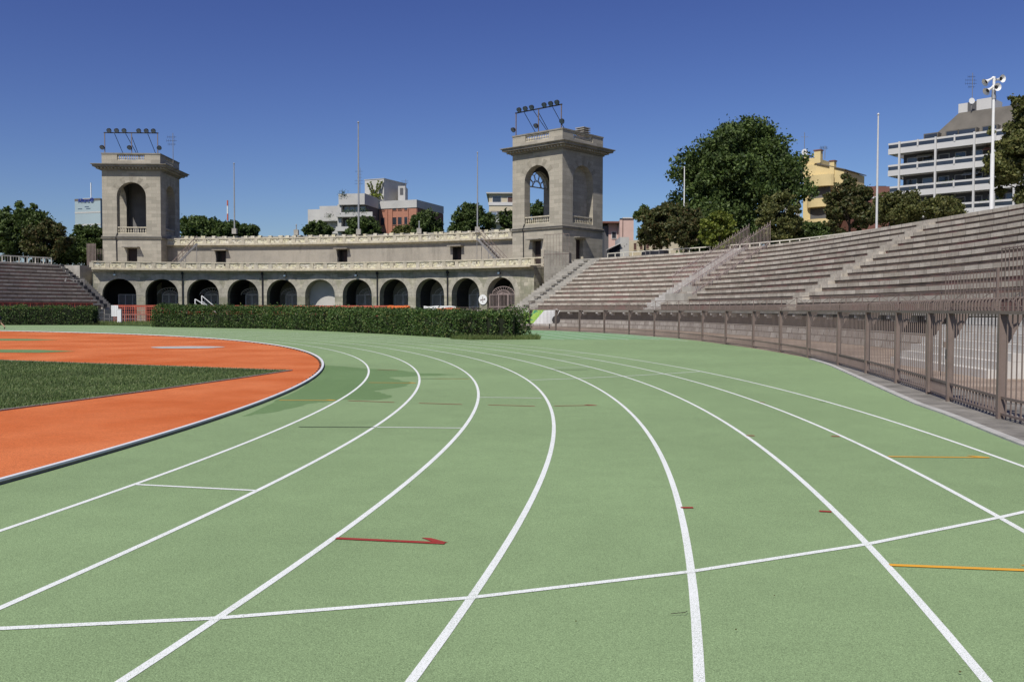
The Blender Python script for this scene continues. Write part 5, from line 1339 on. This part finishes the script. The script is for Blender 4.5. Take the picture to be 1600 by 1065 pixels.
# grey balconied block
D = 184
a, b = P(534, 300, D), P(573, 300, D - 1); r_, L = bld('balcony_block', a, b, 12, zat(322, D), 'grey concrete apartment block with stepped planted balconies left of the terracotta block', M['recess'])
part(r_, 'roof_parapet', 'grey_conc', (-.1, L + .1, -1.5, -1.2, zat(322, D), zat(305, D)), (-.1, .2, -1.2, 12, zat(322, D), zat(305, D)), (L - .2, L + .1, -1.2, 12, zat(322, D), zat(305, D)), (.2, L - .2, -1.2, 12, zat(322, D), zat(321, D)))
part(r_, 'balcony', 'grey_conc', (-.5, L + 1.9, -2.0, -1.8, zat(341, D), zat(334, D)), (-.5, L + 1.9, -1.8, 0, zat(341, D), zat(340, D)))
part(r_, 'balcony', 'grey_conc', (-.5, L + .2, -2.0, -1.8, zat(363, D), zat(356, D)), (-.5, L + .2, -1.8, 0, zat(363, D), zat(362, D)))
part(r_, 'balcony', 'grey_conc', (-4.3, -.52, -.8, -.6, zat(346, D), zat(339, D)), (-4.3, -.52, -.6, 1, zat(346, D), zat(345, D)))
part(r_, 'balcony', 'grey_conc', (-4.3, -.52, -.8, -.6, zat(366, D), zat(358, D)), (-4.3, -.52, -.6, 1, zat(366, D), zat(365, D)))
part(r_, 'pier', 'grey_conc', (-.5, .3, -1.1, -.02, 0, zat(321, D)))
for k in range(4): win(r_, .6 + k * 1.15, 1.5 + k * 1.15, zat(334, D), zat(324, D), 0, 'glass_blue', 'white_metal' if 0 else 'grey_conc')
for k in range(3): win(r_, .8 + k * 1.5, 1.9 + k * 1.5, zat(356, D), zat(346, D), 0, 'glass', 'grey_conc')
part(r_, 'lower_wing', 'grey_conc', (-5.2, -.11, 1, 10, 0, zat(321, D)))
part(r_, 'end_wing', 'grey_conc', (-8.2, -5.21, 2, 10, 10, zat(325, D)), (-8.2, -5.3, 2.2, 10, 0, 9.99))
for k, (x, z) in enumerate([(1.6, 334), (3.0, 334), (4.6, 333), (5.6, 333), (-2, 340), (1, 305), (-3, 356)]):
    mb = MB(); 
    for j in range(90): leaf(mb, Vector((x + rr.gauss(0, .45), -1.9 + rr.gauss(0, .15), zat(z, D) + rr.gauss(.1, .3))), rr, .13)
    mb.build('balcony_plant', M['leaf_dark'], r_)
# cream building by the right tower
D = 175
a, b = P(764, 300, D), P(812, 300, D); r_, L = bld('cream_block', a, b, 14, zat(303, D), 'cream flat roofed apartment block partly behind the right tower', M['cream'])
part(r_, 'roof_slab', 'grey_conc', (-.5, L + .5, -.6, 14.4, zat(303, D), zat(301, D)))
part(r_, 'white_band', 'whiteb', (-.1, L + .1, -.14, -.01, zat(321, D), zat(316, D)), (-.1, L + .1, -1.0, -.01, zat(348, D), zat(343, D)))
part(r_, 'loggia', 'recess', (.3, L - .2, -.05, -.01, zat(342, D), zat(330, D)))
win(r_, .7, 2.3, zat(317, D), zat(307, D), 0, 'glass', 'whiteb'); win(r_, 3.6, 5.0, zat(317, D), zat(308, D), 0, 'shutter', 'whiteb')
for k in range(3): win(r_, .5 + k * 1.7, 1.5 + k * 1.7, zat(341, D), zat(332, D), -.06, 'glass_blue', 'whiteb')
# pink houses
D = 135
a, b = P(951, 360, D), P(974, 360, D); r_, L = bld('pink_house', a, b, 12, zat(349, D), 'pink house with a dark overhanging roof right of the right tower', M['pinkw'])
part(r_, 'roof', 'brickd', (-1.0, L + .8, -1.2, 12.5, zat(349, D), zat(346.5, D)))
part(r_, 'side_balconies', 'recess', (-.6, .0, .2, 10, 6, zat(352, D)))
win(r_, .5, 1.1, zat(372, D), zat(362, D), 0, 'glass', 'whiteb')
a, b = P(974, 360, D - 6), P(990, 360, D - 6); r_, L = bld('pink_wall_house', a, b, 8, zat(341, D - 6), 'narrow pale pink house end with a chimney next to the pink house', M['pinkw'])
part(r_, 'roof', 'whiteb', (-.1, L + .2, -.2, 8.2, zat(341, D - 6), zat(339.5, D - 6))); c_ = part(r_, 'chimney', 'pinkw', (-.5, -.1, .2, .7, zat(385, D - 6), zat(343, D - 6))); part(c_, 'chimney_cap', 'iron_black', (-.46, -.14, .24, .66, zat(343, D - 6), zat(340.5, D - 6)))
a, b = P(969, 372, 122), P(983, 372, 122); r_, L = bld('concrete_gable', a, b, 6, zat(370, 122), 'pale concrete gable with a black lean-to roof above the white railing', M['grey_conc'])
mb = MB(); mb.hexa([(-1.6, -.5, zat(389, 122)), (0, -.5, zat(380.5, 122)), (0, 3, zat(380.5, 122)), (-1.6, 3, zat(389, 122)), (-1.6, -.5, zat(388, 122)), (0, -.5, zat(379.3, 122)), (0, 3, zat(379.3, 122)), (-1.6, 3, zat(388, 122))]); mb.build('lean_to_roof', M['whiteb'], r_)
mb = MB(); mb.hexa([(-1.5, 0, 5), (-.02, 0, 5), (-.02, 2.5, 5), (-1.5, 2.5, 5), (-1.5, 0, zat(389.3, 122)), (-.02, 0, zat(381, 122)), (-.02, 2.5, zat(381, 122)), (-1.5, 2.5, zat(389.3, 122))]); mb.build('lean_to_shade', M['tarp'], r_)  # solid black wedge fills in the shade under the lean-to
mb = MB()
for k in range(3): mb.box(.25 + .3 * k, .33 + .3 * k, -.02, .01, zat(388 - 3 * k, 122), zat(386.5 - 3 * k, 122))
mb.build('vent_holes', M['iron_black'], r_)
a, b = P(983, 380, 128), P(1062, 380, 120); r_, L = bld('yellow_low_house', a, b, 8, zat(372, 124), 'long low pale yellow building glimpsed under the trees above the stand', M['cream'])
for k in range(6): win(r_, 1.0 + k * 1.25, 1.55 + k * 1.25, zat(388, 124), zat(377, 124), 0, 'shutter', 'cream')
# yellow house
D = 118
a, b = P(1255, 300, D), P(1290, 300, D - 2); r_, L = bld('yellow_house', a, b, 9, zat(275, D), 'yellow house with rounded balconies and chimneys behind the dark reddish tree', M['yellow_w'])
for (zt_, zb2, x0, x1) in ((276, 293.5, -.1, 3.4), (312, 325, -.1, 3.6), (343.5, 356, -.1, 3.6)):
    mb = MB(); zt1, zb1 = zat(zt_, D), zat(zb2, D)
    N_ = 12
    for j in range(N_):
        a0, a1 = math.pi * j / N_, math.pi * (j + 1) / N_; cx, rx, ry = 2.35, 1.75, .9
        p0 = (cx - rx * math.cos(a0), -.02 - ry * math.sin(a0)); p1 = (cx - rx * math.cos(a1), -.02 - ry * math.sin(a1))
        mb.face([(p0[0], p0[1], zb1), (p1[0], p1[1], zb1), (p1[0], p1[1], zt1), (p0[0], p0[1], zt1)])
        mb.face([(p1[0], p1[1], zb1), (p0[0], p0[1], zb1), (cx, 0, zb1)]); mb.face([(p0[0], p0[1], zt1), (p1[0], p1[1], zt1), (cx, 0, zt1)])
    o = mb.build('rounded_balcony', M['yellow_w'], r_)
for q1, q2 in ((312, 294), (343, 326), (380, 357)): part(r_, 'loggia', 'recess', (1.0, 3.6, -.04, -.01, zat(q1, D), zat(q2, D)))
part(r_, 'corner_column', 'grey_conc', (-.35, -.02, -1.3, -.9, 6, zat(276, D)), (-1.9, -1.5, -1.3, -.9, 6, zat(276, D)))
part(r_, 'attic', 'yellow_w', (-.4, 1.9, .3, 5, zat(275, D), zat(257, D)), (-.8, 1.3, .6, 5, zat(257, D), zat(246, D)))
mb = MB(); zz = zat(275, D)
mb.hexa([(1.9, .3, zz - 2), (5.2, .3, zz - 2), (5.2, 7, zz - 2), (1.9, 7, zz - 2), (1.9, .3, zat(257, D)), (5.2, .3, zat(271, D)), (5.2, 7, zat(271, D)), (1.9, 7, zat(257, D))]); mb.build('attic_wing', M['yellow_w'], r_)
mb = MB(); mb.hexa([(1.7, .1, zat(257, D)), (5.4, .1, zat(271, D)), (5.4, 7.2, zat(271, D)), (1.7, 7.2, zat(257, D)), (1.7, .1, zat(255.5, D)), (5.4, .1, zat(269.5, D)), (5.4, 7.2, zat(269.5, D)), (1.7, 7.2, zat(255.5, D))]); mb.build('sloping_roof', M['roofg'], r_)
for (x0, x1, zt_, zb2) in ((1.35, 2.2, 237, 256), (-.1, .45, 243, 247), (3.4, 4.0, 256, 276)):
    c_ = part(r_, 'chimney', 'yellow_w', (x0, x1, .1, .8, zat(zb2, D), zat(zt_, D))); part(c_, 'chimney_cap', 'brickd', (x0 - .08, x1 + .08, .02, .88, zat(zt_, D), zat(zt_ - 1.8, D)))
a = P(1257, 238, D + 2); s_ = empty('satellite_dish', a, 0, 'white satellite dish on a mast left of the yellow house chimneys', 'satellite dish'); mb = MB(); mb.tube([(0, -.1, 0), (0, .0, 0)], [.42, .25], 12); mb.build('dish', M['dish'], s_); mb = MB(); mb.tube([(0, .05, -3), (0, .05, 2.6)], .035, 6); mb.bar((-.5, .05, 2.0), (.5, .05, 2.0), .03); mb.build('mast', M['iron_grey'], s_)
# low brick block between yellow and white buildings
D = 112; a, b = P(1345, 300, D), P(1390, 300, D); r_, L = bld('brick_block', a, b, 8, zat(290, D), 'low brown brick wall block between the yellow house and the white balconied building', M['brickd'])
part(r_, 'coping', 'whiteb', (-.1, L + .1, -.12, .3, zat(309, D), zat(306, D))); part(r_, 'roof_unit', 'glass', (2.2, L, 1, 3, zat(290, D), zat(287.5, D)))
# white balconied building
DL, DR = 130, 116.5
a, b = P(1411, 300, 132), P(1640, 300, 118.4); r_, L = bld('balconied_building', a, b, 18, zat(224, DL), 'white balconied apartment building with grey mansard roof above the right stand', M['recess'], z0=0)
def xw(px):   # local wall coordinate of a photo column
    A_ = Vector(a[:2]); B_ = Vector(b[:2]); d = B_ - A_; k = (px - 800) / F_PX
    t_ = (k * A_.y - A_.x) / (d.x - k * d.y); return t_ * L
def xd(px, dep):   # the same for something standing dep metres behind the wall line
    A_ = Vector(a[:2]); B_ = Vector(b[:2]); d = (B_ - A_).normalized(); A_ = A_ + Vector((-d.y, d.x)) * dep; k = (px - 800) / F_PX
    return (k * A_.y - A_.x) / (d.x - k * d.y)
ztop = [zat(220.5, DL), zat(252, DL), zat(289, DL), zat(323, DL)]
pitch_ = (ztop[0] - ztop[2]) / 2
for k in range(6):
    zt_ = ztop[0] - k * pitch_
    mb = MB(); X0 = -1.4; Y0 = -2.0
    mb.box(X0, L + 2, Y0, Y0 + .15, zt_ - 1.55, zt_ - .75); mb.box(X0, X0 + .15, Y0 + .151, 10, zt_ - 1.55, zt_ - .75); mb.box(X0 + .16, L + 2, Y0 + .16, 0, zt_ - 1.55, zt_ - 1.4)
    mb.box(X0, L + 2, Y0, Y0 + .12, zt_ - .22, zt_ + .05); mb.box(X0, X0 + .12, Y0 + .121, 10, zt_ - .22, zt_ + .05)
    for xp in frange(0, 40, 10):
        pass
    bal = mb.build('balcony', M['whiteb'], r_)
    mb = MB(); mb.box(X0 + .05, L + 2, Y0 + .03, Y0 + .06, zt_ - .75, zt_ - .22); mb.build('glass_panel', M['glass'], bal)
    if k < 5 and k > 0 or k == 5:
        pass
for px in (1401, 1457, 1517, 1549, 1580):
    x = xd(px, -2.0); part(r_, 'column', 'whiteb', (x - .12, x + .12, -2.2, -1.85, 0, ztop[0] + .12))
for px in (1429, 1486, 1546):
    for k in range(5):
        x = xd(px, -2.0); zt_ = ztop[0] - k * pitch_; part(r_, 'baluster_post', 'whiteb', (x - .1, x + .1, -2.08, -1.86, zt_ - .8, zt_ + .12))
for k, x, c_ in ((1, 2.0, 'cream'), (2, 8.4, 'grey_conc'), (3, 5.0, 'cream'), (2, 13.5, 'cream'), (1, 11.0, 'terracotta')):
    zq = ztop[0] - k * pitch_ + 1.2; mb = MB(); mb.hexa([(x, -1.2, zq - .45), (x + 2.1, -1.2, zq - .45), (x + 2.1, -.02, zq + .05), (x, -.02, zq + .05), (x, -1.2, zq - .40), (x + 2.1, -1.2, zq - .40), (x + 2.1, -.02, zq + .1), (x, -.02, zq + .1)]); mb.build('awning', M[c_], r_)
for k in range(1, 5):
    z0 = ztop[0] - k * pitch_ - .75
    for j in range(9):
        x = .6 + j * 2.2
        if x + 1.5 < L: win(r_, x, x + 1.3, z0, z0 + 1.75, 0, ['glass', 'glass_blue', 'glass', 'recess'][(j * 3 + k) % 4], 'grey_conc')
    for j in range(4):
        mb = MB(); x = rr.uniform(1, 16)
        for q in range(60): leaf(mb, Vector((x + rr.uniform(-.6, .6), -1.95, z0 + .62 + rr.gauss(0, .15))), rr, .1)
        mb.build('balcony_plant', M['leaf_mid'], r_)
zr = ztop[0] - .7; mb = MB(); x0, x1 = xd(1434, .3), L + 1; zm = P(1492, 177.5, 130).z
mb.hexa([(x0, .3, zr), (x1, .3, zr), (x1, 16, zr), (x0, 16, zr), (xd(1492, 3.2), 3.2, zm), (x1, 3.2, zm), (x1, 13, zm), (xd(1492, 3.2), 13, zm)]); mb.build('mansard_roof', M['roofg'], r_)
for px, w_ in ((1449, 2.0), (1482, 1.8), (1505, 2.4), (1540, 2.0)):
    x = xd(px, .1); mb = MB(); zq = zat(212, DL - 2); mb.box(x - w_ / 2, x + w_ / 2, .1, 2.5, zr, zq + .75); dm_ = mb.build('dormer', M['roofg'], r_); mb = MB(); mb.box(x - w_ / 2 + .15, x + w_ / 2 - .15, .04, .09, zr + .3, zq + .6); mb.build('pane', M['glass'], dm_)
pz = zm; X = lambda px: xd(px, 3.6)
pt = part(r_, 'penthouse', 'whiteb', (X(1491), X(1505), 3.6, 8, pz, pz + 1.35)); part(r_, 'penthouse', 'whiteb', (X(1519), X(1542), 3.6, 8, pz, pz + 1.6)); part(r_, 'penthouse_link', 'recess', (X(1505) + .01, X(1519) - .01, 3.8, 8, pz, pz + 1.45))
part(r_, 'roof_chimney', 'iron_black', (X(1538), X(1543), 4.5, 5.2, pz + 1.6, pz + 2.1))
a = P(1518, 158, DL - 2); s_ = empty('satellite_dish', a, 0, 'white satellite dish on the penthouse of the balconied building', 'satellite dish'); mb = MB(); mb.tube([(0, -.1, 0), (0, .0, 0)], [.42, .25], 12); mb.build('dish', M['dish'], s_); mb = MB(); mb.tube([(0, .05, -1.2), (0, .05, 0)], .05, 6); mb.build('bracket', M['iron_grey'], s_)
def aerial(px, py0, py1, y, label, arms=4, seed=1):
    rr = random.Random(seed); a = P(px, py0, y); h = P(px, py1, y).z - a.z; s_ = empty('tv_aerial', a, 0, label, 'aerial', 'rooftop aerials'); mb = MB(); mb.tube([(0, 0, -1.0), (0, 0, h)], .04, 6); mb.build('mast', M['iron_grey'], s_); mb = MB()
    for k in range(arms):
        z = h * (.5 + .48 * k / arms); l = rr.uniform(.5, 1.1); mb.bar((-l, 0, z), (l * .6, 0, z), .03)
        for j in range(5): x = -l + 1.6 * l * j / 5; mb.bar((x, 0, z - .18), (x, 0, z + .18), .02)
    mb.build('elements', M['iron_black'], s_)
aerial(1519, 158, 114, DL - 2, 'tall tv aerial on the roof of the balconied building', 4, 1)
aerial(563, 312, 262, 186, 'tv aerial beside the tallest flagpole on the grey balconied block', 5, 2)
aerial(270.5, 243, 208, 119, 'thin aerial on the right rear of the left tower top', 3, 3)
aerial(1289, 236, 228, 117, 'small aerial on the taller chimney of the yellow house', 2, 4)
aerial(634, 292, 280, 192, 'small aerial on the lift box of the terracotta block', 2, 5)
# far office tower with blue lettering
D = 620; a, b = P(117, 330, D), P(157, 330, D - 6); r_, L = bld('office_tower', a, b, 22, zat(313, D), 'distant pale glass office tower with blue rooftop lettering left of the left tower', M['office_glass'])
A_ = P(157, 330, D - 6)
part(r_, 'dark_side', 'office_dark', (L + .01, L + .3, .1, 21.9, 0, zat(313, D) - .1)); part(r_, 'roof_band', 'roofg', (-.05, L + .1, -.12, -.01, zat(316, D), zat(312.5, D)))
for z in (334, 353, 372): part(r_, 'floor_band', 'grey_conc', (-.05, L + .05, -.14, -.01, zat(z, D) - .45, zat(z, D) + .45))
for k, (x, z) in enumerate([(2.6, 328), (8.2, 325), (9.4, 328)]): part(r_, 'window_strip', 'office_dark', (x, x + 3.4, -.14, -.01, zat(z, D) - .22, zat(z, D) + .22))
part(r_, 'mast', 'white_metal', (10.4, 10.9, 3, 3.5, zat(313, D), zat(287, D)), (3.6, 10.4, 3, 3.4, zat(312, D), zat(311, D)))
tc = bpy.data.curves.new('letters', 'FONT'); tc.body = 'Allianz'; tc.size = 3.6; tc.extrude = .15
to = bpy.data.objects.new('lettering', tc); S.collection.objects.link(to); to.data.materials.append(M['signblue']); to.parent = r_; to.location = (3.0, -.5, zat(318, D)); to.rotation_euler = (R(90), 0, 0)
dg = bpy.context.evaluated_depsgraph_get(); me = bpy.data.meshes.new_from_object(to.evaluated_get(dg)); lo = bpy.data.objects.new('lettering', me); S.collection.objects.link(lo)
lo.parent = r_; lo.location = to.location; lo.rotation_euler = to.rotation_euler; bpy.data.objects.remove(to)
w_ = max(v.co.x for v in me.vertices); mb = MB(); cx = 3.0 + w_ + 1.9; cz = zat(318, D) + 1.35
for j in range(20):
    a0, a1 = 2 * math.pi * j / 20, 2 * math.pi * (j + 1) / 20; mb.bar((cx + 1.35 * math.cos(a0), -.5, cz + 1.35 * math.sin(a0)), (cx + 1.35 * math.cos(a1), -.5, cz + 1.35 * math.sin(a1)), .3, .3)
for x, h in ((-.5, .65), (0, .95), (.5, .65)): mb.box(cx + x - .13, cx + x + .13, -.62, -.4, cz - .85, cz + h - .1)
mb.build('emblem', M['signblue'], r_)
# red and white chimney
D = 500; a = P(356, 366, D); r_ = empty('factory_chimney', (a.x, a.y, 0), 0, 'thin distant red and white banded chimney beyond the dark trees', 'chimney')
zt_ = P(356, 313, D).z; w_ = .45
for k, (p0, p1, m_) in enumerate([(0, .70, 'iron_grey'), (.70, .82, 'steel'), (.82, .88, 'red_net'), (.88, .95, 'white_metal'), (.95, 1, 'red_net')]):
    mb = MB(); mb.tube([(0, 0, zt_ * p0), (0, 0, zt_ * p1)], [w_ * (1.25 - .4 * p0), w_ * (1.25 - .4 * p1)], 10); mb.build('chimney_band', M[m_], r_)

# ------------------------------------------------------------------ person at the left edge
def skin(name, verts, edges, rad, mat, parent, root=0, sub=2):
    me = bpy.data.meshes.new(name); me.from_pydata(verts, edges, []); o = bpy.data.objects.new(name, me); S.collection.objects.link(o)
    sm = o.modifiers.new('skin', 'SKIN'); sm.use_smooth_shade = True
    for i, v in enumerate(me.skin_vertices[0].data): v.radius = rad[i] if isinstance(rad[i], tuple) else (rad[i], rad[i]); v.use_root = (i == root)
    s2 = o.modifiers.new('sub', 'SUBSURF'); s2.levels = sub; s2.render_levels = sub
    me.materials.append(mat); o.parent = parent; return o
M['skin_'] = plain('skin', (.42, .25, .18), .6, 0, .05, 4); M['navy'] = plain('navy_cloth', (.018, .022, .045), .9, 0, .2, 6); M['hair'] = plain('dark_hair', (.02, .015, .012), .8, 0, .2, 9); M['shoe'] = plain('dark_shoe', (.03, .03, .035), .6, 0, .1, 4)
a = G(-2, 514.5); pr_ = empty('person', (a.x, a.y, 0), R(180), 'person in dark navy top and shorts striding left at the left edge of the photo', 'person')
# x forward (to the left in the photo after the turn), y sideways
V = [(0, 0, .95), (.03, 0, 1.15), (.06, 0, 1.36), (.08, 0, 1.47), (.10, 0, 1.56), (.12, 0, 1.66), (.11, 0, 1.73),
     (.02, .09, .90), (.22, .10, .52), (.20, .10, .10), (.30, .10, .04),
     (.02, -.09, .90), (-.12, -.10, .50), (-.42, -.10, .18), (-.36, -.10, .05),
     (.06, .19, 1.38), (-.08, .23, 1.12), (.10, .22, .93), (.15, .20, .88), (.06, -.19, 1.38), (.12, -.23, 1.12), (.33, -.20, 1.08), (.39, -.18, 1.08)]
Ed = [(0, 1), (1, 2), (2, 3), (3, 4), (4, 5), (5, 6), (0, 7), (7, 8), (8, 9), (9, 10), (0, 11), (11, 12), (12, 13), (13, 14), (2, 15), (15, 16), (16, 17), (17, 18), (2, 19), (19, 20), (20, 21), (21, 22)]
Rd = [.13, .12, .14, .06, .06, .10, .07, .10, .06, .04, .035, .10, .06, .042, .035, .055, .042, .03, .03, .055, .042, .03, .03]
skin('body', V, Ed, Rd, M['skin_'], pr_)
skin('shirt', [(0, 0, .93), (.03, 0, 1.15), (.06, 0, 1.37), (.06, .19, 1.385), (-.02, .22, 1.22), (.06, -.19, 1.385), (.10, -.22, 1.22)], [(0, 1), (1, 2), (2, 3), (3, 4), (2, 5), (5, 6)], [.155, .145, .165, .075, .06, .075, .06], M['navy'], pr_)
skin('shorts', [(0, 0, .95), (.02, .09, .88), (.13, .10, .66), (.02, -.09, .88), (-.06, -.10, .66)], [(0, 1), (1, 2), (0, 3), (3, 4)], [.15, .12, .095, .12, .095], M['navy'], pr_)
skin('hair', [(.06, 0, 1.70), (.11, 0, 1.765)], [(0, 1)], [.09, .085], M['hair'], pr_)
for q in ([(.16, .10, .05), (.34, .10, .035)], [(-.43, -.10, .16), (-.33, -.10, .03)]): skin('shoe', q, [(0, 1)], [.05, .04], M['shoe'], pr_)
